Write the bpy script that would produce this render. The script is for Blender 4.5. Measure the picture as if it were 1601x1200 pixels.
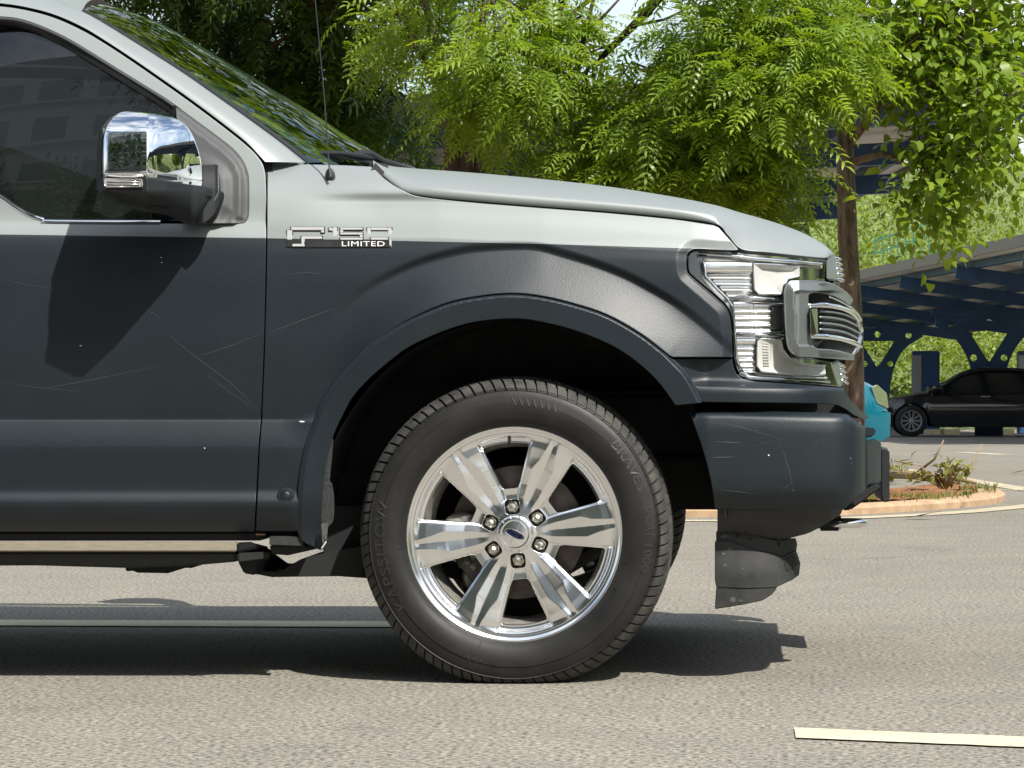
import bpy, bmesh, math, random
import numpy as np
from mathutils import Vector, Matrix, noise as mnoise

random.seed(11)
rng = np.random.default_rng(11)
sc = bpy.context.scene
for o in list(bpy.data.objects):
    bpy.data.objects.remove(o, do_unlink=True)
R = math.radians

# ------------------------------------------------------------------ camera
# x runs along the truck towards its nose, y away from the photographer, z up.
# The front axle is at x = 0, the outer side of the near tyre at y = 0.
FOC, U0, V0 = 4490.0, 1153.0, 629.0          # focal length and vanishing point in photo pixels
CX, CD, CH = 0.564, 7.3, 0.717               # camera place: x, distance from y = 0, height
cam = bpy.data.cameras.new('camera')
cam.sensor_width = 36.0
cam.lens = 36.0 * FOC / 1601.0
cam.shift_x = (800.5 - U0) / 1601.0
cam.shift_y = (V0 - 600.0) / 1601.0
cam.clip_start = 0.1
cam.clip_end = 2000.0
camo = bpy.data.objects.new('camera', cam)
sc.collection.objects.link(camo)
camo.location = (CX, -CD, CH)
camo.rotation_euler = (R(90), 0, 0)
sc.camera = camo
sc.render.resolution_x, sc.render.resolution_y = 1024, 768

# ------------------------------------------------------------------ sky, sun, exposure
TO_SUN = Vector((0.74, -1.0, 1.46)).normalized()
ELEV = math.asin(TO_SUN.z)
world = bpy.data.worlds.new('World')
sc.world = world
world.use_nodes = True
wn, wl = world.node_tree.nodes, world.node_tree.links
wn.clear()
wout = wn.new('ShaderNodeOutputWorld')
wbg = wn.new('ShaderNodeBackground')
wbg.inputs['Strength'].default_value = 0.11
sky = wn.new('ShaderNodeTexSky')
sky.sky_type = 'NISHITA'
sky.sun_disc = False
sky.sun_elevation = ELEV
sky.sun_rotation = math.atan2(TO_SUN.x, TO_SUN.y)
sky.air_density = 1.2
sky.dust_density = 1.6
wtc = wn.new('ShaderNodeTexCoord')
wmap = wn.new('ShaderNodeMapping')
wmap.inputs['Scale'].default_value = (1.3, 1.3, 3.2)
wno = wn.new('ShaderNodeTexNoise')
wno.inputs['Scale'].default_value = 2.3
wno.inputs['Detail'].default_value = 7
wno.inputs['Roughness'].default_value = 0.58
wr = wn.new('ShaderNodeValToRGB')
wr.color_ramp.elements[0].position = 0.40
wr.color_ramp.elements[1].position = 0.66
wmix = wn.new('ShaderNodeMix')
wmix.data_type = 'RGBA'
wmix.inputs['B'].default_value = (7.2, 7.5, 7.9, 1)
wl.new(wtc.outputs['Generated'], wmap.inputs['Vector'])
wl.new(wmap.outputs['Vector'], wno.inputs['Vector'])
wl.new(wno.outputs['Fac'], wr.inputs['Fac'])
wl.new(wr.outputs['Color'], wmix.inputs['Factor'])
wl.new(sky.outputs['Color'], wmix.inputs['A'])
wl.new(wmix.outputs['Result'], wbg.inputs['Color'])
wl.new(wbg.outputs['Background'], wout.inputs['Surface'])

sun = bpy.data.lights.new('sun', 'SUN')
sun.energy = 4.6
sun.angle = R(0.55)
sun.color = (1.0, 0.955, 0.875)
suno = bpy.data.objects.new('sun', sun)
sc.collection.objects.link(suno)
suno.rotation_euler = TO_SUN.to_track_quat('Z', 'Y').to_euler()

sc.view_settings.view_transform = 'Standard'
sc.view_settings.look = 'None'
sc.view_settings.gamma = 1.0
sc.view_settings.use_curve_mapping = False
sc.view_settings.exposure = 0.66
sc.render.engine = 'CYCLES'
sc.cycles.use_denoising = True
sc.cycles.max_bounces = 8
sc.cycles.transparent_max_bounces = 16
sc.cycles.caustics_reflective = False
sc.cycles.caustics_refractive = False

# ------------------------------------------------------------------ materials
def nodes_of(name):
    m = bpy.data.materials.new(name)
    m.use_nodes = True
    return m, m.node_tree.nodes, m.node_tree.links, m.node_tree.nodes['Principled BSDF']

def set_in(b, **kw):
    for k, v in kw.items():
        k = k.replace('_', ' ')
        if k in b.inputs:
            b.inputs[k].default_value = v

def mat(name, col, rough=0.5, metal=0.0, spec=0.5, var=0.0, vscale=6.0, bump=0.0, bscale=200.0,
        rvar=0.0, coat=0.0, detail=6.0, bdist=0.002, var_col=None, stretch=None):
    """Principled material with noise in colour, roughness and relief."""
    m, n, l, b = nodes_of(name)
    set_in(b, Base_Color=(*col, 1), Roughness=rough, Metallic=metal, Specular_IOR_Level=spec, Coat_Weight=coat)
    tc = n.new('ShaderNodeTexCoord')
    vec = tc.outputs['Object']
    if stretch:
        mp = n.new('ShaderNodeMapping'); mp.inputs['Scale'].default_value = stretch
        l.new(vec, mp.inputs['Vector']); vec = mp.outputs['Vector']
    if var or rvar:
        t = n.new('ShaderNodeTexNoise'); t.inputs['Scale'].default_value = vscale
        t.inputs['Detail'].default_value = detail; t.inputs['Roughness'].default_value = 0.62
        l.new(vec, t.inputs['Vector'])
        if var:
            r = n.new('ShaderNodeValToRGB')
            lo = tuple(max(0, c * (1 - var)) for c in col); hi = var_col or tuple(min(1, c * (1 + var)) for c in col)
            r.color_ramp.elements[0].position = 0.3; r.color_ramp.elements[0].color = (*lo, 1)
            r.color_ramp.elements[1].position = 0.7; r.color_ramp.elements[1].color = (*hi, 1)
            l.new(t.outputs['Fac'], r.inputs['Fac']); l.new(r.outputs['Color'], b.inputs['Base Color'])
        if rvar:
            mr = n.new('ShaderNodeMapRange'); mr.inputs['From Min'].default_value = 0.3; mr.inputs['From Max'].default_value = 0.7
            mr.inputs['To Min'].default_value = max(0.0, rough - rvar); mr.inputs['To Max'].default_value = min(1, rough + rvar)
            l.new(t.outputs['Fac'], mr.inputs['Value']); l.new(mr.outputs['Result'], b.inputs['Roughness'])
    if bump:
        t2 = n.new('ShaderNodeTexNoise'); t2.inputs['Scale'].default_value = bscale; t2.inputs['Detail'].default_value = 4
        l.new(vec, t2.inputs['Vector'])
        bp = n.new('ShaderNodeBump'); bp.inputs['Strength'].default_value = bump; bp.inputs['Distance'].default_value = bdist
        l.new(t2.outputs['Fac'], bp.inputs['Height']); l.new(bp.outputs['Normal'], b.inputs['Normal'])
    return m

def body_paint():
    """Satin silver paint above the wrap line, grained black vinyl below it (attribute 'wrap')."""
    m, n, l, b = nodes_of('two_tone_body')
    at = n.new('ShaderNodeAttribute'); at.attribute_name = 'wrap'
    gt = n.new('ShaderNodeMath'); gt.operation = 'GREATER_THAN'; gt.inputs[1].default_value = 0.0
    l.new(at.outputs['Fac'], gt.inputs[0])
    tc = n.new('ShaderNodeTexCoord')
    no = n.new('ShaderNodeTexNoise'); no.inputs['Scale'].default_value = 3.0; no.inputs['Detail'].default_value = 8
    l.new(tc.outputs['Object'], no.inputs['Vector'])
    # vinyl colour with faint dust haze
    cr = n.new('ShaderNodeValToRGB')
    cr.color_ramp.elements[0].position = 0.35; cr.color_ramp.elements[0].color = (0.0042, 0.0096, 0.0142, 1)
    cr.color_ramp.elements[1].position = 0.75; cr.color_ramp.elements[1].color = (0.0085, 0.0155, 0.0212, 1)
    l.new(no.outputs['Fac'], cr.inputs['Fac'])
    mc = n.new('ShaderNodeMix'); mc.data_type = 'RGBA'
    mc.inputs['A'].default_value = (0.240, 0.266, 0.266, 1)
    l.new(gt.outputs[0], mc.inputs['Factor']); l.new(cr.outputs['Color'], mc.inputs['B'])
    l.new(mc.outputs['Result'], b.inputs['Base Color'])
    mm = n.new('ShaderNodeMapRange'); mm.inputs['To Min'].default_value = 0.22; mm.inputs['To Max'].default_value = 0.0
    l.new(gt.outputs[0], mm.inputs['Value']); l.new(mm.outputs['Result'], b.inputs['Metallic'])
    mr = n.new('ShaderNodeMapRange'); mr.inputs['To Min'].default_value = 0.45; mr.inputs['To Max'].default_value = 0.46
    l.new(gt.outputs[0], mr.inputs['Value']); l.new(mr.outputs['Result'], b.inputs['Roughness'])
    # vinyl grain
    g = n.new('ShaderNodeTexNoise'); g.inputs['Scale'].default_value = 360.0; g.inputs['Detail'].default_value = 3
    l.new(tc.outputs['Object'], g.inputs['Vector'])
    bp = n.new('ShaderNodeBump'); bp.inputs['Distance'].default_value = 0.0012
    bs = n.new('ShaderNodeMath'); bs.operation = 'MULTIPLY'; bs.inputs[1].default_value = 0.38
    l.new(gt.outputs[0], bs.inputs[0]); l.new(bs.outputs[0], bp.inputs['Strength'])
    l.new(g.outputs['Fac'], bp.inputs['Height']); l.new(bp.outputs['Normal'], b.inputs['Normal'])
    return m

def glass_mat(name, tint, refl_rough=0.01, ior=1.5, opaque=0.0, base=(0.01, 0.012, 0.013)):
    m, n, l, b = nodes_of(name)
    out = n['Material Output']
    n.remove(b)
    fr = n.new('ShaderNodeFresnel')
    # a thin pane reflects the same from both sides
    ge = n.new('ShaderNodeNewGeometry'); mi = n.new('ShaderNodeMapRange')
    mi.inputs['To Min'].default_value = ior; mi.inputs['To Max'].default_value = 1.0 / ior
    l.new(ge.outputs['Backfacing'], mi.inputs['Value']); l.new(mi.outputs['Result'], fr.inputs['IOR'])
    tr = n.new('ShaderNodeBsdfTransparent'); tr.inputs['Color'].default_value = (*tint, 1)
    df = n.new('ShaderNodeBsdfDiffuse'); df.inputs['Color'].default_value = (*base, 1)
    gl = n.new('ShaderNodeBsdfGlossy'); gl.inputs['Roughness'].default_value = refl_rough
    gl.inputs['Color'].default_value = (1, 1, 1, 1)
    m0 = n.new('ShaderNodeMixShader'); m0.inputs[0].default_value = opaque
    m1 = n.new('ShaderNodeMixShader')
    l.new(tr.outputs[0], m0.inputs[1]); l.new(df.outputs[0], m0.inputs[2])
    l.new(fr.outputs[0], m1.inputs[0]); l.new(m0.outputs[0], m1.inputs[1]); l.new(gl.outputs[0], m1.inputs[2])
    l.new(m1.outputs[0], out.inputs['Surface'])
    return m

def leaf_mat(name, c_lo, c_hi, trans=0.38, rough=0.42):
    """Leaf colour varies leaf by leaf (attribute 'tone'); some light passes through."""
    m, n, l, b = nodes_of(name)
    out = n['Material Output']
    at = n.new('ShaderNodeAttribute'); at.attribute_name = 'tone'
    cr = n.new('ShaderNodeValToRGB')
    cr.color_ramp.elements[0].color = (*c_lo, 1); cr.color_ramp.elements[1].color = (*c_hi, 1)
    l.new(at.outputs['Fac'], cr.inputs['Fac'])
    l.new(cr.outputs['Color'], b.inputs['Base Color'])
    set_in(b, Roughness=rough, Specular_IOR_Level=0.4)
    t = n.new('ShaderNodeBsdfTranslucent')
    hs = n.new('ShaderNodeHueSaturation'); hs.inputs['Hue'].default_value = 0.485; hs.inputs['Saturation'].default_value = 1.1
    hs.inputs['Value'].default_value = 1.5
    l.new(cr.outputs['Color'], hs.inputs['Color']); l.new(hs.outputs['Color'], t.inputs['Color'])
    mx = n.new('ShaderNodeMixShader'); mx.inputs[0].default_value = trans
    l.new(b.outputs[0], mx.inputs[1]); l.new(t.outputs[0], mx.inputs[2]); l.new(mx.outputs[0], out.inputs['Surface'])
    return m

def asphalt_mat():
    m, n, l, b = nodes_of('old_asphalt')
    tc = n.new('ShaderNodeTexCoord'); v = tc.outputs['Object']
    def noise(scale, detail, rough=0.6):
        t = n.new('ShaderNodeTexNoise'); t.inputs['Scale'].default_value = scale; t.inputs['Detail'].default_value = detail
        t.inputs['Roughness'].default_value = rough; l.new(v, t.inputs['Vector']); return t
    big = noise(0.35, 6); mid = noise(3.0, 8, 0.7); fine = noise(72.0, 4, 0.68)
    vo = n.new('ShaderNodeTexVoronoi'); vo.inputs['Scale'].default_value = 85.0; l.new(v, vo.inputs['Vector'])
    r1 = n.new('ShaderNodeValToRGB')
    r1.color_ramp.elements[0].position = 0.30; r1.color_ramp.elements[0].color = (0.180, 0.171, 0.152, 1)
    r1.color_ramp.elements[1].position = 0.70; r1.color_ramp.elements[1].color = (0.222, 0.210, 0.186, 1)
    l.new(big.outputs['Fac'], r1.inputs['Fac'])
    r2 = n.new('ShaderNodeValToRGB')
    r2.color_ramp.elements[0].position = 0.36; r2.color_ramp.elements[0].color = (0.30, 0.30, 0.31, 1)
    r2.color_ramp.elements[1].position = 0.60; r2.color_ramp.elements[1].color = (1.58, 1.54, 1.44, 1)
    l.new(fine.outputs['Fac'], r2.inputs['Fac'])
    r3 = n.new('ShaderNodeValToRGB')
    r3.color_ramp.elements[0].position = 0.35; r3.color_ramp.elements[0].color = (0.90, 0.90, 0.91, 1)
    r3.color_ramp.elements[1].position = 0.65; r3.color_ramp.elements[1].color = (1.06, 1.055, 1.05, 1)
    l.new(mid.outputs['Fac'], r3.inputs['Fac'])
    a = n.new('ShaderNodeMix'); a.data_type = 'RGBA'; a.blend_type = 'MULTIPLY'; a.inputs['Factor'].default_value = 1
    l.new(r1.outputs['Color'], a.inputs['A']); l.new(r2.outputs['Color'], a.inputs['B'])
    c = n.new('ShaderNodeMix'); c.data_type = 'RGBA'; c.blend_type = 'MULTIPLY'; c.inputs['Factor'].default_value = 1
    l.new(a.outputs['Result'], c.inputs['A']); l.new(r3.outputs['Color'], c.inputs['B'])
    st = noise(1.1, 9, 0.72)
    r4 = n.new('ShaderNodeValToRGB'); r4.color_ramp.elements[0].position = 0.29; r4.color_ramp.elements[1].position = 0.40
    r4.color_ramp.elements[0].color = (0.62, 0.62, 0.63, 1); r4.color_ramp.elements[1].color = (1, 1, 1, 1)
    l.new(st.outputs['Fac'], r4.inputs['Fac'])
    e = n.new('ShaderNodeMix'); e.data_type = 'RGBA'; e.blend_type = 'MULTIPLY'; e.inputs['Factor'].default_value = 1
    l.new(c.outputs['Result'], e.inputs['A']); l.new(r4.outputs['Color'], e.inputs['B'])
    l.new(e.outputs['Result'], b.inputs['Base Color'])
    set_in(b, Roughness=0.9, Specular_IOR_Level=0.25)
    ad = n.new('ShaderNodeMath'); ad.operation = 'ADD'
    l.new(fine.outputs['Fac'], ad.inputs[0]); l.new(vo.outputs['Distance'], ad.inputs[1])
    bp = n.new('ShaderNodeBump'); bp.inputs['Strength'].default_value = 0.5; bp.inputs['Distance'].default_value = 0.003
    l.new(ad.outputs[0], bp.inputs['Height']); l.new(bp.outputs['Normal'], b.inputs['Normal'])
    return m

M = {}
M['body'] = body_paint()
M['silver'] = mat('satin_silver', (0.240, 0.266, 0.266), 0.45, 0.22, var=0.03, vscale=2)
M['bracket'] = mat('satin_bracket', (0.23, 0.255, 0.255), 0.42, 0.7)
M['badge'] = mat('badge_silver', (0.72, 0.73, 0.73), 0.22, 0.35)
M['vinyl'] = mat('black_vinyl', (0.0064, 0.0125, 0.0176), 0.46, var=0.25, vscale=3, bump=0.45, bscale=300, bdist=0.001)
M['plastic'] = mat('black_plastic', (0.010, 0.0125, 0.015), 0.52, var=0.25, vscale=14, bump=0.15, bscale=500, bdist=0.0008)
M['dusty'] = mat('dusty_plastic', (0.025, 0.026, 0.025), 0.62, var=0.45, vscale=18, rvar=0.1)
M['grain'] = mat('grey_grained_plastic', (0.045, 0.049, 0.051), 0.55, bump=0.5, bscale=600, bdist=0.001)
M['black'] = mat('underbody_black', (0.008, 0.009, 0.010), 0.75, var=0.3, vscale=9)
M['liner'] = mat('wheel_liner', (0.010, 0.014, 0.019), 0.8, var=0.5, vscale=12, var_col=(0.03, 0.032, 0.032))
M['seal'] = mat('rubber_seal', (0.013, 0.013, 0.014), 0.42)
M['rubber'] = mat('tyre_rubber', (0.0065, 0.0065, 0.0065), 0.55, spec=0.38, var=0.35, vscale=6, var_col=(0.017, 0.0165, 0.0155), rvar=0.08, bump=0.12, bscale=300)
M['tread'] = mat('tread_rubber', (0.028, 0.028, 0.027), 0.75, var=0.4, vscale=22, var_col=(0.075, 0.073, 0.066))
M['rubber2'] = mat('raised_rubber', (0.020, 0.020, 0.0195), 0.5)
M['alu'] = mat('polished_aluminium', (0.91, 0.915, 0.92), 0.20, 1.0, rvar=0.03, vscale=12)
M['chrome'] = mat('chrome', (0.88, 0.89, 0.90), 0.03, 1.0)
M['chrome_soft'] = mat('bright_reflector', (0.86, 0.86, 0.85), 0.14, 1.0)
M['nut'] = mat('nut_steel', (0.62, 0.60, 0.52), 0.22, 1.0)
M['disc'] = mat('brake_disc', (0.10, 0.085, 0.075), 0.45, 0.7, var=0.3, vscale=30)
M['caliper'] = mat('cast_metal', (0.30, 0.29, 0.26), 0.55, 0.6, var=0.35, vscale=25)
M['darkpocket'] = mat('dark_steel', (0.03, 0.028, 0.02), 0.4, 0.7)  # plain dark metal for nut pockets and small fittings
M['glass_side'] = glass_mat('tinted_glass', (0.05, 0.06, 0.06), opaque=0.72, ior=1.62)
M['glass_front'] = glass_mat('windscreen_glass', (0.42, 0.52, 0.48), ior=1.52)
M['lens'] = glass_mat('clear_lens', (0.95, 0.96, 0.96), ior=1.35)
M['lamp_white'] = mat('lamp_white', (0.56, 0.555, 0.53), 0.28, 0.0, var=0.12, vscale=14)
M['amber'] = mat('smoked_amber_lens', (0.55, 0.50, 0.46), 0.12, 0.3, coat=0.8)
M['interior'] = mat('cabin_trim', (0.02, 0.02, 0.02), 0.8)
M['step_alu'] = mat('dusty_step_metal', (0.42, 0.37, 0.29), 0.45, 0.55, var=0.18, vscale=12, stretch=(2, 20, 20))
M['rust'] = mat('rust', (0.05, 0.028, 0.016), 0.85, var=0.5, vscale=40)
M['scratch'] = mat('scratch_grey', (0.055, 0.064, 0.07), 0.5)
M['chip'] = mat('paint_chip', (0.6, 0.62, 0.6), 0.5)
M['scuff'] = mat('scuff_grey', (0.075, 0.078, 0.078), 0.6, var=0.5, vscale=80)
M['badge_blue'] = mat('badge_blue', (0.006, 0.014, 0.05), 0.15, 0.2, coat=0.6)
M['white_print'] = mat('white_print', (0.75, 0.75, 0.74), 0.4)
M['asphalt'] = asphalt_mat()
def paint_mat(name, col, wear):
    m, n, l, b = nodes_of(name)
    tc = n.new('ShaderNodeTexCoord')
    a = n.new('ShaderNodeTexNoise'); a.inputs['Scale'].default_value = 34; a.inputs['Detail'].default_value = 8; a.inputs['Roughness'].default_value = .75
    c = n.new('ShaderNodeTexNoise'); c.inputs['Scale'].default_value = 3.0; c.inputs['Detail'].default_value = 4
    l.new(tc.outputs['Object'], a.inputs['Vector']); l.new(tc.outputs['Object'], c.inputs['Vector'])
    r = n.new('ShaderNodeValToRGB'); r.color_ramp.elements[0].position = wear; r.color_ramp.elements[1].position = wear + .05
    r.color_ramp.elements[0].color = (.24, .215, .17, 1); r.color_ramp.elements[1].color = (*col, 1)
    l.new(a.outputs['Fac'], r.inputs['Fac'])
    r2 = n.new('ShaderNodeValToRGB'); r2.color_ramp.elements[0].position = .3; r2.color_ramp.elements[1].position = .7
    r2.color_ramp.elements[0].color = (.78, .77, .75, 1); r2.color_ramp.elements[1].color = (1.05, 1.05, 1.04, 1)
    l.new(c.outputs['Fac'], r2.inputs['Fac'])
    mx = n.new('ShaderNodeMix'); mx.data_type = 'RGBA'; mx.blend_type = 'MULTIPLY'; mx.inputs['Factor'].default_value = 1
    l.new(r.outputs['Color'], mx.inputs['A']); l.new(r2.outputs['Color'], mx.inputs['B']); l.new(mx.outputs['Result'], b.inputs['Base Color'])
    set_in(b, Roughness=.85, Specular_IOR_Level=.25)
    bp = n.new('ShaderNodeBump'); bp.inputs['Strength'].default_value = .5; bp.inputs['Distance'].default_value = .004
    l.new(a.outputs['Fac'], bp.inputs['Height']); l.new(bp.outputs['Normal'], b.inputs['Normal'])
    return m
M['line'] = paint_mat('road_paint', (0.60, 0.56, 0.41), .36)
M['line_b'] = paint_mat('shade_lifted_paint', (0.74, 0.64, 0.47), .33)  # brightened, warmed copy that offsets the shade under the truck
M['line_w'] = paint_mat('worn_road_paint', (0.52, 0.46, 0.34), .42)
M['kerb'] = mat('tan_kerb', (0.40, 0.27, 0.165), 0.9, var=0.25, vscale=9, bump=0.3, bscale=60, bdist=0.004)
M['soil'] = mat('red_soil', (0.24, 0.105, 0.045), 0.95, var=0.5, vscale=16, bump=0.8, bscale=40, bdist=0.02)
M['bark'] = mat('bark', (0.13, 0.092, 0.062), 0.95, var=0.7, vscale=26, var_col=(0.30, 0.235, 0.175), bump=1.0, bscale=30, bdist=0.02, stretch=(1, 1, 0.22))
M['bark_dark'] = mat('dark_bark', (0.07, 0.05, 0.038), 0.95, var=0.5, vscale=9, bump=0.9, bscale=30, bdist=0.02, stretch=(1, 1, 0.22))
M['twig'] = mat('dry_twig', (0.27, 0.20, 0.12), 0.9, var=0.3, vscale=20)
M['blue'] = mat('blue_steel', (0.016, 0.058, 0.135), 0.45, 0.0, var=0.3, vscale=3)
M['roof_under'] = mat('roof_underside', (0.68, 0.63, 0.56), 0.75, var=0.12, vscale=1.5)
M['roof_edge'] = mat('roof_edge', (0.20, 0.175, 0.15), 0.6, 0.2)
M['panel_dark'] = mat('solar_panel', (0.014, 0.022, 0.045), 0.25)
M['clad'] = mat('white_cladding', (0.42, 0.43, 0.42), 0.5, var=0.05, vscale=0.6)
M['win_dark'] = mat('dark_window', (0.015, 0.022, 0.028), 0.06, 0.0, spec=0.8)
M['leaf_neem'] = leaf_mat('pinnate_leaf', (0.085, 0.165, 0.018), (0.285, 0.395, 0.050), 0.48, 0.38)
M['leaf_dark'] = leaf_mat('dark_pinnate_leaf', (0.022, 0.062, 0.012), (0.085, 0.155, 0.020), 0.42)  # darker leaf colour stands in for shade on the left tree
M['leaf_broad'] = leaf_mat('broad_leaf', (0.105, 0.185, 0.020), (0.28, 0.39, 0.05), 0.48, 0.38)
M['leaf_far'] = leaf_mat('far_leaf', (0.095, 0.15, 0.022), (0.25, 0.31, 0.055), 0.40)
M['weed'] = leaf_mat('weed_leaf', (0.09, 0.12, 0.025), (0.26, 0.25, 0.07), 0.35)
M['hill'] = mat('hill_grass', (0.11, 0.15, 0.04), 0.95, var=0.5, vscale=0.5)
M['fence_green'] = mat('green_fence', (0.03, 0.13, 0.085), 0.6)
M['car_black'] = mat('car_black', (0.006, 0.007, 0.010), 0.12, 0.0, coat=0.6)
M['car_teal'] = mat('car_teal', (0.0, 0.115, 0.165), 0.22, 0.1, coat=0.6)
M['car_glass'] = mat('car_glass', (0.008, 0.010, 0.012), 0.04, 0.0, spec=0.7)
M['grey_metal'] = mat('grey_metal', (0.30, 0.30, 0.30), 0.5, 0.3)
M['cabinet'] = mat('cabinet_blue', (0.02, 0.06, 0.16), 0.45)
M['stop'] = mat('yellow_white_block', (0.6, 0.52, 0.30), 0.8, var=0.2, vscale=5)
M['dead_leaf'] = mat('dead_leaf', (0.20, 0.09, 0.035), 0.9)

# ------------------------------------------------------------------ helpers
COL = sc.collection

def W(u, v, y):
    """Point at photo position (u, v) on the plane y (metres)."""
    u = np.asarray(u, float); v = np.asarray(v, float); y = np.asarray(y, float)
    k = (CD + y) / FOC
    return np.stack([CX + (u - U0) * k, y + 0 * k * u, CH - (v - V0) * k], -1)

def WD(u, v, d):
    """Point at photo position (u, v) at distance d from the camera."""
    return Vector(W(u, v, d - CD))

def tag(o, label=None, category=None, group=None, kind=None):
    if label: o['label'] = label
    if category: o['category'] = category
    if group: o['group'] = group
    if kind: o['kind'] = kind
    return o

def empty(name, loc=(0, 0, 0), label=None, category=None, group=None, rz=0.0):
    o = bpy.data.objects.new(name, None)
    o.empty_display_size = 0.2
    COL.objects.link(o)
    o.location = loc
    o.rotation_euler = (0, 0, rz)
    return tag(o, label, category, group)

def mesh_obj(name, verts, faces, material, parent=None, angle=35, normals=None, attrs=None, smooth=True):
    me = bpy.data.meshes.new(name)
    me.from_pydata([tuple(map(float, p)) for p in verts], [], [tuple(map(int, f)) for f in faces])
    me.update()
    if smooth:
        me.shade_smooth()
        if normals is None and angle < 180:
            me.set_sharp_from_angle(angle=R(angle))
    if attrs:
        for k, a in attrs.items():
            at = me.attributes.new(k, 'FLOAT', 'POINT')
            at.data.foreach_set('value', np.asarray(a, np.float32))
    if normals is not None:
        me.normals_split_custom_set_from_vertices([tuple(map(float, q)) for q in normals])
    if material is not None:
        me.materials.append(material)
    o = bpy.data.objects.new(name, me)
    COL.objects.link(o)
    if parent is not None:
        o.parent = parent
    return o

def big_mesh(name, V, F, material, parent=None, tone=None, smooth=False):
    """Large mesh from numpy arrays (F: n x 3 or n x 4)."""
    me = bpy.data.meshes.new(name)
    V = np.asarray(V, np.float32).reshape(-1, 3); F = np.asarray(F, np.int32)
    k = F.shape[1]
    me.vertices.add(len(V)); me.vertices.foreach_set('co', V.ravel())
    me.loops.add(F.size); me.loops.foreach_set('vertex_index', F.ravel())
    me.polygons.add(len(F))
    me.polygons.foreach_set('loop_start', np.arange(0, F.size, k, dtype=np.int32))
    if smooth:
        me.polygons.foreach_set('use_smooth', np.ones(len(F), bool))
    me.update(calc_edges=True)
    if tone is not None:
        at = me.attributes.new('tone', 'FLOAT', 'POINT')
        at.data.foreach_set('value', np.asarray(tone, np.float32))
    me.materials.append(material)
    o = bpy.data.objects.new(name, me)
    COL.objects.link(o)
    if parent is not None:
        o.parent = parent
    return o

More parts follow.
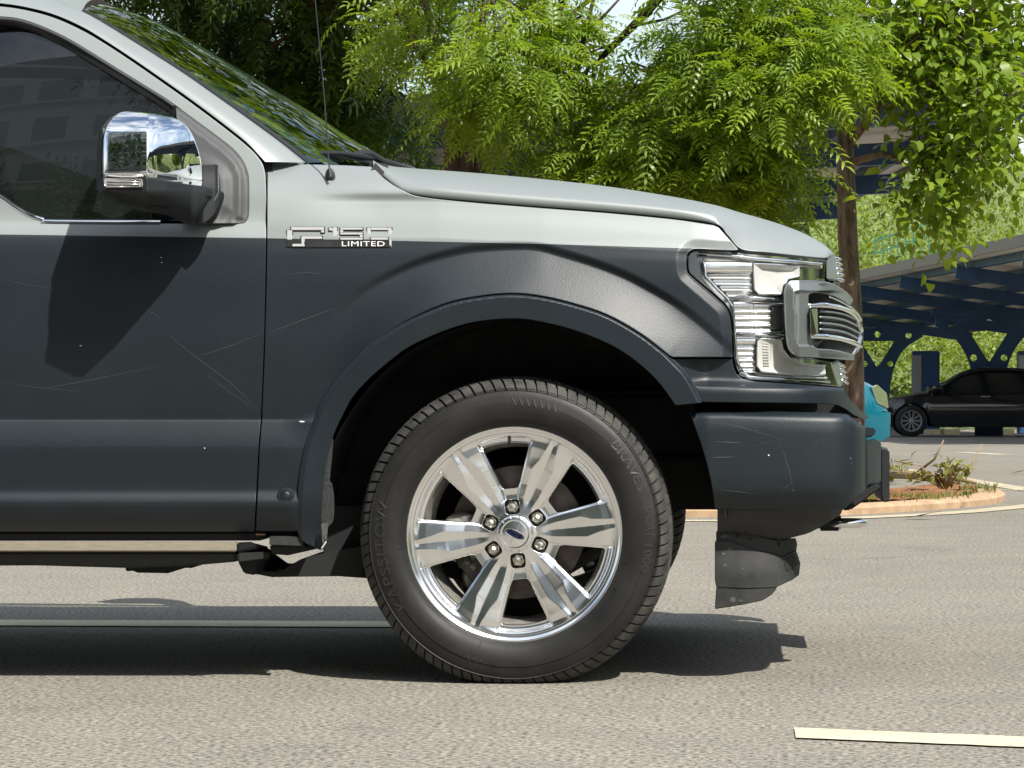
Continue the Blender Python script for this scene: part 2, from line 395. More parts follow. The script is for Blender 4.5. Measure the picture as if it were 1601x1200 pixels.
class MB:
    """Collects boxes, tubes, lathes and lofts into one mesh."""
    def __init__(s): s.v = []; s.f = []
    def add(s, vs, fs):
        b = len(s.v); s.v += [tuple(map(float, p)) for p in vs]; s.f += [tuple(i + b for i in f) for f in fs]; return s
    def box(s, c, size, rot=None):
        hx, hy, hz = (q / 2 for q in size)
        vs = [Vector((x, y, z)) for x in (-hx, hx) for y in (-hy, hy) for z in (-hz, hz)]
        if rot is not None: vs = [rot @ p for p in vs]
        c = Vector(c)
        return s.add([p + c for p in vs], [(0, 1, 3, 2), (4, 6, 7, 5), (0, 4, 5, 1), (2, 3, 7, 6), (0, 2, 6, 4), (1, 5, 7, 3)])
    def beam(s, a, b, w, h, up=(0, 0, 1)):
        a, b = Vector(a), Vector(b); d = b - a; L = d.length; x = d.normalized()
        y = Vector(up).cross(x).normalized(); z = x.cross(y)
        rot = Matrix((x, y, z)).transposed()
        return s.box((a + b) / 2, (L, w, h), rot)
    def hexa(s, p8):
        return s.add(p8, [(0, 1, 2, 3), (7, 6, 5, 4), (0, 4, 5, 1), (1, 5, 6, 2), (2, 6, 7, 3), (3, 7, 4, 0)])
    def tube(s, pts, rad, n=8, cap=True):
        pts = [Vector(p) for p in pts]; m = len(pts)
        rr = rad if hasattr(rad, '__len__') else [rad] * m
        vs = []; prev = None
        for i, p in enumerate(pts):
            t = (pts[min(i + 1, m - 1)] - pts[max(i - 1, 0)]).normalized()
            ref = prev if prev is not None else (Vector((0, 0, 1)) if abs(t.z) < .9 else Vector((1, 0, 0)))
            a = (ref - t * ref.dot(t)).normalized(); prev = a; b = t.cross(a)
            for k in range(n):
                th = 2 * math.pi * k / n
                vs.append(p + (a * math.cos(th) + b * math.sin(th)) * rr[i])
        fs = [(i * n + k, i * n + (k + 1) % n, (i + 1) * n + (k + 1) % n, (i + 1) * n + k) for i in range(m - 1) for k in range(n)]
        if cap: fs += [tuple(range(n - 1, -1, -1)), tuple((m - 1) * n + k for k in range(n))]
        return s.add(vs, fs)
    def lathe(s, prof, n=48, c=(0, 0, 0), a0=0.0):
        """prof: (radius, y) pairs turned about the y axis through c."""
        vs = []; m = len(prof)
        for i in range(n):
            th = a0 + 2 * math.pi * i / n
            for r, y in prof: vs.append((c[0] + r * math.cos(th), c[1] + y, c[2] + r * math.sin(th)))
        fs = [(i * m + j, i * m + j + 1, ((i + 1) % n) * m + j + 1, ((i + 1) % n) * m + j) for i in range(n) for j in range(m - 1)]
        return s.add(vs, fs)
    def loft(s, rows, close=False, cap=False):
        m = len(rows); k = len(rows[0]); vs = [p for r in rows for p in r]
        fs = [(i * k + j, i * k + (j + 1) % k, (i + 1) * k + (j + 1) % k, (i + 1) * k + j) for i in range(m - 1) for j in range(k if close else k - 1)]
        if cap: fs += [tuple(range(k - 1, -1, -1)), tuple((m - 1) * k + j for j in range(k))]
        return s.add(vs, fs)
    def prism(s, poly, off):
        """poly: list of 3-D points (one face), pushed along off."""
        n = len(poly); off = Vector(off); vs = [Vector(p) for p in poly] + [Vector(p) + off for p in poly]
        return s.add(vs, [tuple(range(n)), tuple(range(2 * n - 1, n - 1, -1))] + [(i, i + n, (i + 1) % n + n, (i + 1) % n) for i in range(n)])
    def build(s, name, material, parent=None, angle=35, bevel=0.0, seg=2, smooth=True):
        o = mesh_obj(name, s.v, s.f, None, parent, angle=180, smooth=False)
        me = o.data
        bm = bmesh.new(); bm.from_mesh(me)
        bmesh.ops.recalc_face_normals(bm, faces=bm.faces)
        if bevel:
            ed = [e for e in bm.edges if len(e.link_faces) == 2 and e.calc_face_angle(0) > R(25)]
            bmesh.ops.bevel(bm, geom=ed, offset=bevel, segments=seg, affect='EDGES', clamp_overlap=True)
        bm.to_mesh(me); bm.free()
        if smooth:
            me.shade_smooth(); me.set_sharp_from_angle(angle=R(angle))
        me.materials.append(material)
        return o

def pch(xs, ys):
    """Monotone cubic through the points."""
    xs = np.asarray(xs, float); ys = np.asarray(ys, float)
    h = np.diff(xs); dl = np.diff(ys) / h
    m = np.zeros_like(xs)
    for i in range(1, len(xs) - 1):
        if dl[i - 1] * dl[i] > 0:
            w1 = 2 * h[i] + h[i - 1]; w2 = h[i] + 2 * h[i - 1]
            m[i] = (w1 + w2) / (w1 / dl[i - 1] + w2 / dl[i])
    m[0], m[-1] = dl[0], dl[-1]
    def f(x):
        x = np.clip(np.asarray(x, float), xs[0], xs[-1])
        i = np.clip(np.searchsorted(xs, x) - 1, 0, len(xs) - 2)
        t = (x - xs[i]) / h[i]
        return ((2 * t**3 - 3 * t**2 + 1) * ys[i] + (t**3 - 2 * t**2 + t) * h[i] * m[i]
                + (-2 * t**3 + 3 * t**2) * ys[i + 1] + (t**3 - t**2) * h[i] * m[i + 1])
    return f

def sst(a, b, x):
    t = np.clip((np.asarray(x, float) - a) / (b - a), 0, 1)
    return t * t * (3 - 2 * t)

def cr(pts, n=4):
    """Catmull-Rom through the points (open)."""
    P = [np.asarray(p, float) for p in pts]
    out = []
    for i in range(len(P) - 1):
        p0 = P[i - 1] if i else 2 * P[0] - P[1]
        p1, p2 = P[i], P[i + 1]
        p3 = P[i + 2] if i + 2 < len(P) else 2 * P[-1] - P[-2]
        for k in range(n):
            t = k / n
            out.append(0.5 * (2 * p1 + (p2 - p0) * t + (2 * p0 - 5 * p1 + 4 * p2 - p3) * t * t + (3 * p1 - p0 - 3 * p2 + p3) * t**3))
    out.append(P[-1])
    return [tuple(p) for p in out]

def seg_dist(u, v, pts, closed=False):
    """Distance from (u, v) to a polyline."""
    u = np.asarray(u, float); v = np.asarray(v, float)
    P = np.asarray(pts, float)
    if closed: P = np.vstack([P, P[:1]])
    best = np.full(u.shape, 1e9)
    for a, b in zip(P[:-1], P[1:]):
        d = b - a; L = max(d @ d, 1e-9)
        t = np.clip(((u - a[0]) * d[0] + (v - a[1]) * d[1]) / L, 0, 1)
        best = np.minimum(best, np.hypot(u - a[0] - t * d[0], v - a[1] - t * d[1]))
    return best

def refine(outer, holes, cu, cv):
    bm = bmesh.new()
    def clean(lp):
        out = []
        for p in lp:
            if not out or math.hypot(p[0] - out[-1][0], p[1] - out[-1][1]) > 1e-5: out.append(p)
        if math.hypot(out[0][0] - out[-1][0], out[0][1] - out[-1][1]) < 1e-5: out.pop()
        return out
    loops = [clean(outer)] + [clean(h) for h in holes]
    if len(loops) == 1:
        bm.faces.new([bm.verts.new((p[0], p[1], 0)) for p in loops[0]])
    else:
        ed = []
        for lp in loops:
            vs = [bm.verts.new((p[0], p[1], 0)) for p in lp]
            ed += [bm.edges.new((vs[i], vs[(i + 1) % len(vs)])) for i in range(len(vs))]
        bmesh.ops.triangle_fill(bm, edges=ed, use_beauty=True)
    def cut(faces, ax, cuts):
        """Cut the faces along all lines, halving the set at each step."""
        if not cuts or not faces: return
        c = cuts[len(cuts) // 2]
        vs, es = set(), set()
        for f in faces: vs.update(f.verts); es.update(f.edges)
        res = bmesh.ops.bisect_plane(bm, geom=list(vs) + list(es) + list(faces), dist=1e-7 if cuts[-1] < 3 else 1e-4,
                                     plane_co=(c if ax == 0 else 0, c if ax else 0, 0), plane_no=(1, 0, 0) if ax == 0 else (0, 1, 0))
        fs = [g for g in res['geom'] if isinstance(g, bmesh.types.BMFace)]
        cuts_lo, cuts_hi = cuts[:len(cuts) // 2], cuts[len(cuts) // 2 + 1:]
        lo_f, hi_f = [], []
        for f in fs:
            m_ = sum(v.co[ax] for v in f.verts) / len(f.verts)
            (lo_f if m_ < c else hi_f).append(f)
        cut(lo_f, ax, cuts_lo); cut(hi_f, ax, cuts_hi)
    cut(bm.faces[:], 0, list(cu)); cut(bm.faces[:], 1, list(cv))
    big = [f for f in bm.faces if len(f.verts) > 4]
    bmesh.ops.triangulate(bm, faces=big)
    bm.verts.index_update()
    P = np.array([(v.co.x, v.co.y) for v in bm.verts])
    F = []
    for f in bm.faces:
        ids = [v.index for v in f.verts]
        a = 0.0
        for i in range(len(ids)):
            p, q = P[ids[i]], P[ids[(i + 1) % len(ids)]]
            a += p[0] * q[1] - q[0] * p[1]
        F.append(ids if a > 0 else ids[::-1])
    # boundary edges, directed as in their face (inside on the left for positive area)
    nxt = {}
    for ids in F:
        for i in range(len(ids)):
            nxt.setdefault((ids[i], ids[(i + 1) % len(ids)]), 0)
    bnd = [(a, b) for (a, b) in nxt if (b, a) not in nxt]
    bm.free()
    return P, F, bnd

def wrap_line(u):
    return np.interp(u, [-1200, 0, 415, 640, 850, 1075, 1160, 1400], [352, 366, 372, 376.5, 381, 388, 390.5, 396])

def panel(name, outer, yf, material, parent, holes=(), step=8.0, cu=(), cv=(), lip=0.02, rnd=1.4, drop=0.0028,
          wrap=False, to3=W, toward=(0, -1, 0), eps=0.7):
    """A sheet that follows the depth function yf inside a 2-D outline, with rounded, turned-in edges."""
    A = np.asarray(outer, float)
    lo, hi = A.min(0), A.max(0)
    gu = sorted(set(list(np.arange(math.ceil(lo[0] / step) * step, hi[0], step)) + [c for c in cu if lo[0] < c < hi[0]]))
    gv = sorted(set(list(np.arange(math.ceil(lo[1] / step) * step, hi[1], step)) + [c for c in cv if lo[1] < c < hi[1]]))
    P, F, bnd = refine(outer, holes, gu, gv)
    def pos(u, v): return to3(u, v, yf(u, v))
    X = pos(P[:, 0], P[:, 1])
    du = pos(P[:, 0] + eps, P[:, 1]) - pos(P[:, 0] - eps, P[:, 1])
    dv = pos(P[:, 0], P[:, 1] + eps) - pos(P[:, 0], P[:, 1] - eps)
    N = np.cross(du, dv); N /= np.linalg.norm(N, axis=1)[:, None] + 1e-12
    N *= np.sign((N @ np.asarray(toward, float)) + 1e-9)[:, None]
    Y = yf(P[:, 0], P[:, 1])
    out = np.zeros_like(P)
    for a, b in bnd:
        d = P[b] - P[a]; o = np.array([d[1], -d[0]]); L = np.linalg.norm(o) + 1e-12
        out[a] += o / L; out[b] += o / L
    ids = sorted({i for e in bnd for i in e})
    V = [X]; NN = [N]; FF = [tuple(f) for f in F]
    uv = [P]
    if lip and ids:
        ids = np.array(ids); o = out[ids]; o /= np.linalg.norm(o, axis=1)[:, None] + 1e-12
        Q = P[ids] + o * rnd
        tw = np.asarray(toward, float)
        q1 = to3(Q[:, 0], Q[:, 1], Y[ids] + drop)
        q2 = to3(Q[:, 0], Q[:, 1], Y[ids] + max(lip, drop * 1.5))
        n3 = to3(Q[:, 0], Q[:, 1], Y[ids]) - X[ids]
        n3 = n3 - np.outer(n3 @ tw, tw)
        n3 /= np.linalg.norm(n3, axis=1)[:, None] + 1e-12
        nb = n3 + 0.25 * N[ids]; nb /= np.linalg.norm(nb, axis=1)[:, None]
        base = len(P); k = len(ids)
        mp = {int(i): j for j, i in enumerate(ids)}
        V += [q1, q2]; NN += [nb, n3]; uv += [Q, Q]
        for a, b in bnd:
            ja, jb = mp[a], mp[b]
            FF.append((b, a, base + ja, base + jb))
            FF.append((base + jb, base + ja, base + k + ja, base + k + jb))
    V = np.vstack(V); NN = np.vstack(NN); uv = np.vstack(uv)
    attrs = {'wrap': uv[:, 1] - wrap_line(uv[:, 0])} if wrap else None
    # make the winding agree with the wanted side
    tot = 0.0
    for f in F:
        g = np.cross(X[f[1]] - X[f[0]], X[f[2]] - X[f[0]]); tot += g @ N[f[0]]
    if tot < 0:
        FF = [f[::-1] for f in FF]
    return mesh_obj(name, V, FF, material, parent, normals=NN, attrs=attrs)

def ribbon_on(name, pts, yf, width, material, parent, off=0.0006, to3=W, n=5):
    """A thin mark that lies on a surface."""
    P = np.array(cr(pts, n) if len(pts) > 2 else [tuple(np.asarray(pts[0]) + (np.asarray(pts[1]) - np.asarray(pts[0])) * t) for t in np.linspace(0, 1, 9)])
    d = np.gradient(P, axis=0); nrm = np.stack([-d[:, 1], d[:, 0]], 1); nrm /= np.linalg.norm(nrm, axis=1)[:, None] + 1e-9
    w = width * np.sin(np.linspace(0.15, math.pi - 0.15, len(P)))[:, None] * 0.5
    a, b = P + nrm * w, P - nrm * w
    V = np.vstack([to3(a[:, 0], a[:, 1], yf(a[:, 0], a[:, 1]) - off), to3(b[:, 0], b[:, 1], yf(b[:, 0], b[:, 1]) - off)])
    k = len(P)
    return mesh_obj(name, V, [(i, i + 1, k + i + 1, k + i) for i in range(k - 1)], material, parent)

def strip(name, inner, outer_, yi, yo, material, parent, lip=0.012, wrap=False):
    """Band between two matching curves given in photo positions with their depths."""
    A, B = np.asarray(inner, float), np.asarray(outer_, float)
    p, q = W(A[:, 0], A[:, 1], yi), W(B[:, 0], B[:, 1], yo)
    m = MB()
    mid = (p + q) / 2 + np.array([0, -0.003, 0.0])
    r0 = p + np.array([0, lip, 0]); r4 = q + np.array([0, lip, 0])
    m.loft([r0, p, mid, q, r4])
    return m.build(name, material, parent, angle=60)

def mirror_copy(o, parent=None):
    """The same panel on the truck's other side (centre plane y = 1)."""
    c = o.copy(); COL.objects.link(c)
    c.parent = parent or o.parent
    c.scale = (1, -1, 1); c.location = (0, 2.0, 0)
    return c

def text_mesh(body, size=1.0, depth=0.0, spacing=1.0, bold=0.0):
    cu = bpy.data.curves.new('lettering', 'FONT')
    cu.body = body; cu.size = size; cu.extrude = depth; cu.offset = bold
    cu.align_x = 'CENTER'; cu.align_y = 'CENTER'; cu.space_character = spacing; cu.resolution_u = 3
    o = bpy.data.objects.new('lettering', cu)
    COL.objects.link(o)
    dg = bpy.context.evaluated_depsgraph_get()
    me = o.evaluated_get(dg).to_mesh()
    V = np.array([v.co[:] for v in me.vertices]); F = [tuple(p.vertices) for p in me.polygons]
    o.evaluated_get(dg).to_mesh_clear()
    bpy.data.objects.remove(o, do_unlink=True)
    return V, F

# ================================================================== the ground
def sheet(name, pts, z, material, label=None, parent=None, kind='structure'):
    o = mesh_obj(name, [(p[0], p[1], z) for p in pts], [tuple(range(len(pts)))], material, parent, smooth=False)
    return tag(o, label, None, None, kind)

def ground_xy(u, v):
    d = CH * FOC / (v - V0)
    return (CX + (u - U0) * d / FOC, d - CD)

ground = sheet('asphalt', [(-400, -300), (400, -300), (400, 500), (-400, 500)], 0.0, M['asphalt'])

def painted(a, b, w, material, label, z=0.004, n=14):
    """A painted line between two ground points, with slightly worn edges."""
    a, b = Vector((*a, 0)), Vector((*b, 0)); d = (b - a); L = d.length; d.normalize(); s = Vector((0, 1, 0)) if abs(d.x) > .8 else Vector((-d.y, d.x, 0))
    k = max(8, int(L / 0.05)); k = min(k, 120)
    up, lo = [], []
    for i in range(k + 1):
        p = a + d * L * i / k
        up.append(p + s * (w / 2 + random.uniform(-1, 1) * 0.0035)); lo.append(p - s * (w / 2 + random.uniform(-1, 1) * 0.0035))
    vs = [(p.x, p.y, z) for p in up + lo]
    o = mesh_obj('painted_line', vs, [(i, i + 1, k + 2 + i, k + 1 + i) for i in range(k)], material, smooth=False)
    o['kind'] = 'structure'
    return o

a = ground_xy(1243, 1147.5); b = ground_xy(1700, 1166)
painted(a, b, 0.19, M['line'], '')
a = ground_xy(-900, 971); b = ground_xy(800, 978)
painted(a, b, 0.24, M['line_b'], '')
for (p, q, w, mt) in (((1380, 729), (1700, 781), 0.22, 'line_w'), ((1380, 750.5), (1500, 752.5), 0.14, 'line_w'),
                      ((1480, 766), (1720, 767.5), 0.14, 'line_w'), ((1502, 707), (1575, 711), 0.28, 'line_w'),
                      ((1300, 690.5), (1800, 700), 0.3, 'line_w')):
    painted(ground_xy(*p), ground_xy(*q), w, M[mt], '')

# ================================================================== the pickup truck
truck = empty('pickup_truck', (0, 0, 0), 'silver pickup truck with matt black wrapped lower half parked in the foreground', 'pickup truck')
CW = (805.0, 835.0)                              # wheel centre in the photo

def polar(pts):
    P = np.asarray(pts, float)
    th = np.degrees(np.arctan2(CW[1] - P[:, 1], P[:, 0] - CW[0])); th = np.where(th < -90, th + 360, th)
    r = np.hypot(P[:, 0] - CW[0], P[:, 1] - CW[1]); k = np.argsort(th)
    return th[k], r[k]

FL = [(467, 838), (466, 810), (466, 785), (470, 740), (477, 700), (490, 662), (502, 632), (525, 594), (552, 565), (580, 538), (615, 512), (655, 490),
      (702, 471), (752, 461), (802, 457), (850, 462), (900, 474), (950, 491), (1000, 519), (1037, 547), (1050, 559), (1075, 586), (1097, 626)]
INN = [(505, 857), (502, 835), (501, 810), (504, 760), (510, 715), (520, 680), (535, 647), (552, 617), (580, 587), (612, 560), (640, 540),
       (690, 517), (740, 502), (802, 496), (850, 502), (900, 515), (950, 535), (987, 557), (1025, 590), (1050, 622), (1056, 632)]
BND = [(430, 600), (470, 545), (535, 487), (580, 452), (640, 422), (690, 405), (740, 395), (802, 391), (840, 392), (875, 401), (925, 416), (975, 435),
       (1012, 454), (1050, 476), (1085, 502), (1118, 530), (1150, 560)]
FLs, INs, BNs = cr(FL), cr(INN), cr(BND)
tF, rF = polar(FLs); tI, rI = polar(INs); tB, rB = polar(BNs)

# depth of the door skin by height
door_prof = pch([-80, 0, 100, 200, 300, 345, 360, 372, 400, 450, 520, 600, 640, 655.5, 657.0, 660, 696, 700, 740, 764, 786, 789, 800, 832, 850],
                [.320, .245, .168, .103, .051, .034, .018, .0085, .001, -.004, -.004, .006, .014, .018, .0165, .0145, -.001, -.0018, .004, .0065, -.007, -.0068, .001, .034, .06])
fend_lo = pch([372, 400, 450, 520, 600, 640, 655.5, 657.0, 660, 696, 700, 740, 764, 786, 789, 800, 832, 850],
              [.0085, .001, -.004, -.004, .006, .014, .018, .0165, .0145, -.001, -.0018, .004, .0065, -.007, -.0068, .001, .034, .06])
top_plain = pch([240, 258, 275, 290, 303, 312, 330, 350, 372], [.19, .125, .085, .062, .048, .040, .028, .017, .0085])
top_groove = pch([240, 258, 275, 290, 299, 303, 308, 312, 320, 345, 372], [.19, .120, .078, .054, .046, .0445, .0465, .0475, .043, .025, .0085])

HS = pch([1000, 1076, 1150, 1200, 1250, 1290, 1316, 1335], [.0, .0, .012, .03, .08, .18, .33, .6])
def head_sweep(u):
    return HS(u)

HEAD_EDGE = cr([(1156, 391), (1120, 390), (1092, 388), (1080, 390.5), (1073.5, 398), (1072.5, 410), (1073.5, 424), (1079, 432), (1100, 450), (1121, 468), (1134, 480.5),
                (1140, 494), (1142.5, 512), (1143.5, 535), (1144.5, 557)], 3)

def fender_y(u, v):
    u = np.asarray(u, float); v = np.asarray(v, float)
    # the shoulder line falls towards the nose: shift the upper profile with it
    sh = np.interp(u, [417, 687, 850, 1050, 1120, 1160], [0, 0, 8, 24, 30, 34])
    vv = v - sh * (1 - sst(372, 440, v))
    g = sst(455, 600, u)
    top = top_plain(vv) * (1 - g) + top_groove(vv) * g
    y = np.where(vv < 372, top, fend_lo(np.maximum(vv, 372)))
    # lower creases die out towards the wheel
    y = y + (0.004 - y) * sst(440, 500, u) * sst(640, 665, v) * 0.75
    th = np.degrees(np.arctan2(CW[1] - v, u - CW[0])); th = np.where(th < -90, th + 360, th)
    r = np.hypot(u - CW[0], v - CW[1])
    rf = np.interp(th, tF, rF); rb = np.interp(th, tB, rB)
    w = sst(500, 690, u)
    wb = sst(500, 640, u) * (1 - 0.55 * sst(1030, 1110, u))
    bw = 14.0
    t = np.clip((rb - r) / np.maximum(rb - rf, 20), 0, 1)
    inside = y + .0125 * wb - (0.0125 * wb + 0.034 * w + 0.004) * t ** 1.15
    band = y + .0125 * wb * (1 - sst(0, 1, (r - rb) / bw))
    y = np.where(r < rb, inside, np.where(r < rb + bw, band, y))
    # chamfer round the headlight
    d = seg_dist(u, v, HEAD_EDGE)
    y = y + 0.010 * np.clip(1 - d / 14.0, 0, 1) * sst(1045, 1062, u + 0 * v) + np.where(u > 1060, head_sweep(u) * .5, 0)
    return y

SEAM = [(583, 260), (598, 275), (614, 287), (632, 297), (650, 304.5), (687, 310), (750, 316), (800, 320), (850, 324), (950, 331.5), (1050, 341), (1090, 346.5), (1116, 350.5)]
seam_dn = [(u - 0.5, v + 2.6) for u, v in cr(SEAM, 3)]
out = [(419.5, 257), (480, 258), (540, 259.5), (579, 261.5)] + seam_dn[1:] + [(1123, 356.5), (1153, 390)] + HEAD_EDGE[1:] + \
      [(1143.5, 557), (1052, 557)] + [p for p in FLs[::-1] if p[0] < 1046 and p[1] < 826] + \
      [(464.5, 829), (401, 829), (402.5, 800), (407, 700), (410.5, 656), (414.5, 560), (417.5, 450), (419, 350)]
GV = [654.5, 657, 660, 696, 700, 786, 789]
fender = panel('fender', out, fender_y, M['body'], truck, step=2.4, cv=GV, wrap=True, rnd=1.3, eps=1.6)

# ---- wheel arch flare
def flare_y(u, v):
    u = np.asarray(u, float); v = np.asarray(v, float)
    th = np.degrees(np.arctan2(CW[1] - v, u - CW[0])); th = np.where(th < -90, th + 360, th)
    r = np.hypot(u - CW[0], v - CW[1])
    rf = np.interp(th, tF, rF)
    d = rf - r
    k = sst(470, 660, u)
    e = np.clip(d / 6.0, 0, 1)
    y = (-.010 - .020 * k) - (.004 + .014 * k) * e
    # lower tail tucks in with the sill
    y = y + .035 * sst(770, 850, v) * sst(560, 500, u)
    return y + .004 * np.clip((d - 6) / 36, 0, 1)
out = [(471, 842)] + FLs[1:] + [(1097, 628), (1058, 632)] + [(u, v) for u, v in INs[::-1]][1:] + [(500, 858), (486, 852), (476, 846)]
flare = panel('arch_flare', out, flare_y, M['vinyl'], truck, eps=1.4, step=2.4, lip=0.055, rnd=1.5)
m = MB()
for (u, v, r) in ((490, 849, 5.0),):
    p = W(u, v, flare_y(u, v)); m.lathe([(0, -.003), (r / 615 * .8, -.003), (r / 615, .0), (r / 615, .004)], 14, p)
m.build('rivet', M['plastic'], flare)
m = MB(); m.hexa([W(*q) for q in ((502, 819, -.012), (513, 817, -.012), (511, 845, -.008), (503, 842, -.008), (502, 819, .0), (513, 817, .0), (511, 845, .0), (503, 842, .0))])
m.build('torn_flap', M['scuff'], flare, bevel=.001)
m = MB(); m.tube([W(510, 846, -.008), W(507, 851, -.008), W(503, 857, -.006)], .002, 6)
m.build('loose_clip', M['chip'], flare)

# ---- door
GAP = [(398, 800), (403, 700), (406.5, 656), (410.5, 560), (413.5, 450), (414.8, 350), (414.5, 290), (411.5, 263), (403, 247), (385, 228.5), (350, 200.5), (300, 163),
       (250, 127.5), (200, 93), (160, 67), (128, 48.5), (90, 31), (50, 19), (0, 11), (-100, 5), (-262, 3)]
WIN = [(-262, 17), (-100, 19), (0, 25), (30, 28.5), (60, 38), (90, 51), (120, 67), (180, 104), (240, 141), (265, 157), (302, 184), (340, 212), (365, 232), (380, 250),
       (388, 269), (390, 287), (390, 330), (387, 344), (379, 350)]
WINB = [(379, 350), (300, 350.5), (84, 349.5), (66, 346), (45, 339), (20, 325), (0, 311), (-30, 296), (-60, 289), (-100, 287), (-262, 285)]
GAPs, WINs, WINBs = cr(GAP, 4), cr(WIN, 4), cr(WINB, 4)
def door_y(u, v):
    return door_prof(v)
out = [(-262, 830), (200, 830), (396.5, 830)] + GAPs + WINs + WINBs[1:]
door = panel('door', out, door_y, M['body'], truck, step=9.0, cv=GV + [345, 372], wrap=True, rnd=1.3)

# rear door, cab corner and cargo bed continue the body behind the picture's edge
def rear_y(u, v): return door_prof(v)
out = [(-268, 3), (-268, 17), (-268, 285), (-268, 830), (-800, 830), (-800, 3)]
wh = [(-290, 20), (-290, 282), (-740, 282), (-740, 60), (-720, 24)]
rear_door = panel('rear_door', out, rear_y, M['body'], truck, holes=[wh], step=30, cv=GV, wrap=True)
panel('rear_window', wh, lambda u, v: door_prof(v) + .014, M['glass_side'], rear_door, step=30, lip=0)
cxr = (-1460.0, 835.0)
arch = [(cxr[0] + 330 * math.cos(t), cxr[1] - 330 * math.sin(t)) for t in np.linspace(0.02, math.pi - .02, 30)]
out = [(-806, 290), (-806, 830)] + arch + [(-2020, 830), (-2020, 290)]
bed_side = panel('bed_side', out, lambda u, v: np.where(np.asarray(v) < 345, .034, door_prof(v)), M['body'], truck, step=40, cv=GV, wrap=True)

# ---- side window, seal, mirror sail
win_in = lambda u, v: door_prof(v) + .010 + .25 * (np.clip(np.asarray(u, float) - 200, -220, 300) / 615) ** 2 - .10 * np.clip(-20 - np.asarray(u, float), 0, 400) / 615 * -1
def shrink(pts, k):
    P = np.asarray(pts, float); d = np.gradient(P, axis=0); n = np.stack([d[:, 1], -d[:, 0]], 1); n /= np.linalg.norm(n, axis=1)[:, None] + 1e-9
    return [tuple(p) for p in P + n * -k]
WIN_in, WINB_in = shrink(WINs, 12), shrink(WINBs, 5)
glass = panel('window_glass', WIN_in[:-3] + [(384, 342)] + WINB_in[3:], win_in, M['glass_side'], door, step=14, lip=0)
iw = np.array([p for p in WINs if p[0] <= 283]); ii = np.array(shrink(iw, 14.5))
strip('window_seal', ii, iw, win_in(ii[:, 0], ii[:, 1]) - .004, door_y(iw[:, 0], iw[:, 1]) - .001, M['seal'], door)
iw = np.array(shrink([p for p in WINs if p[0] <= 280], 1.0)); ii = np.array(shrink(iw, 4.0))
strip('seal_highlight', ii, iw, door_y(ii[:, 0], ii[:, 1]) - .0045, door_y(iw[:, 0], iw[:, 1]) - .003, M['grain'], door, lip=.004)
iw = np.array([p for p in WINBs if p[0] <= 282]); ii = np.array(shrink(iw, 7.0)); im = np.array(shrink(iw, 3.0))
strip('belt_seal', im, iw, win_in(im[:, 0], im[:, 1]) - .008, door_y(iw[:, 0], iw[:, 1]) - .001, M['seal'], door)
strip('belt_trim', ii, im, win_in(ii[:, 0], ii[:, 1]) - .004, win_in(im[:, 0], im[:, 1]) - .009, M['chrome_soft'], door)
out = [(276, 168)] + [p for p in shrink(WINs, 2.5) if p[0] > 280 and p[1] > 170][:-2] + [(384, 346.5), (376, 348), (290, 348), (284, 342)]
def sail_y(u, v):
    d = seg_dist(u, v, WINs[::2])
    return door_prof(v) - .002 - .012 * sst(4, 16, d) - .012 * sst(24, 44, d) * sst(230, 280, v)
panel('mirror_sail', out, sail_y, M['grain'], door, step=6, lip=.015)

# scratches and chips in the vinyl
for pts, w in ((((253, 514), (300, 553), (360, 598), (404, 641)), .9), (((310, 556), (350, 544), (412, 520)), .8), (((418, 521), (470, 501), (535, 478)), .9),
               (((60, 608), (130, 596), (262, 569)), .7), (((0, 597), (60, 606), (140, 612)), .6), (((0, 435), (40, 444), (90, 452)), .5),
               (((316, 580), (360, 613), (402, 640)), .7), (((216, 475), (240, 490), (256, 502)), .5), (((441, 430), (480, 426), (520, 430)), .7)):
    on_f = pts[0][0] > 415
    ribbon_on('scratch', pts, fender_y if on_f else door_y, w, M['scratch'], fender if on_f else door)
for (u, v, k, w) in ((126, 540, 'd', 2.0), (252, 402, 'd', 1.2), (253, 410, 'd', 1.2), (320, 700, 'd', 1.2), (472, 658.5, 'f', 4.5)):
    yf = fender_y if k == 'f' else door_y
    ribbon_on('paint_chip', [(u - w, v), (u + w, v + .4)], yf, 2.2 if w > 3 else 1.6, M['chip'], fender if k == 'f' else door)

# parking sensor low on the fender
p = W(447, 775, fender_y(447, 775) - .001)
m = MB(); m.lathe([(0, -.006), (.010, -.006), (.0125, -.0035), (.0135, -.0055), (.0205, -.0045), (.0225, 0.002), (.0225, .01)], 26, p)
m.build('parking_sensor', M['vinyl'], fender, angle=50)

# ---- roof rail and windscreen pillar
PA = [(-900, -6), (-262, -5), (-100, -1.5), (0, 4.5), (50, 12.5), (90, 24), (130, 42), (160, 60), (200, 86), (250, 120.5), (300, 156), (350, 193.5), (385, 221.5), (403, 240), (414.5, 252.5)]
PB = [(-900, -70), (-262, -62), (-100, -44), (0, -24), (70, -6), (100, 5), (129, 17), (152, 29), (190, 52), (240, 83), (290, 115), (345, 153.5), (395, 189), (440, 222), (480, 254)]
PA_s, PB_s = np.array(cr(PA, 4)), np.array(cr(PB, 4))
ya = door_prof(PA_s[:, 1]) + .004
yb = ya + np.interp(PA_s[:, 0], [-900, 0, 130, 300, 415], [.14, .13, .085, .075, .06])
rows = []
for t in np.linspace(0, 1, 9):
    b = math.sin(t * math.pi / 2)
    uv = PA_s * (1 - t) + PB_s * t
    y = ya + (yb - ya) * (0.25 * t + 0.75 * (1 - math.cos(t * math.pi / 2)))
    rows.append(W(uv[:, 0], uv[:, 1], y))
lipa = rows[0] + np.array([0, .03, 0]); lipb = rows[-1] + np.array([0, .02, -.01])
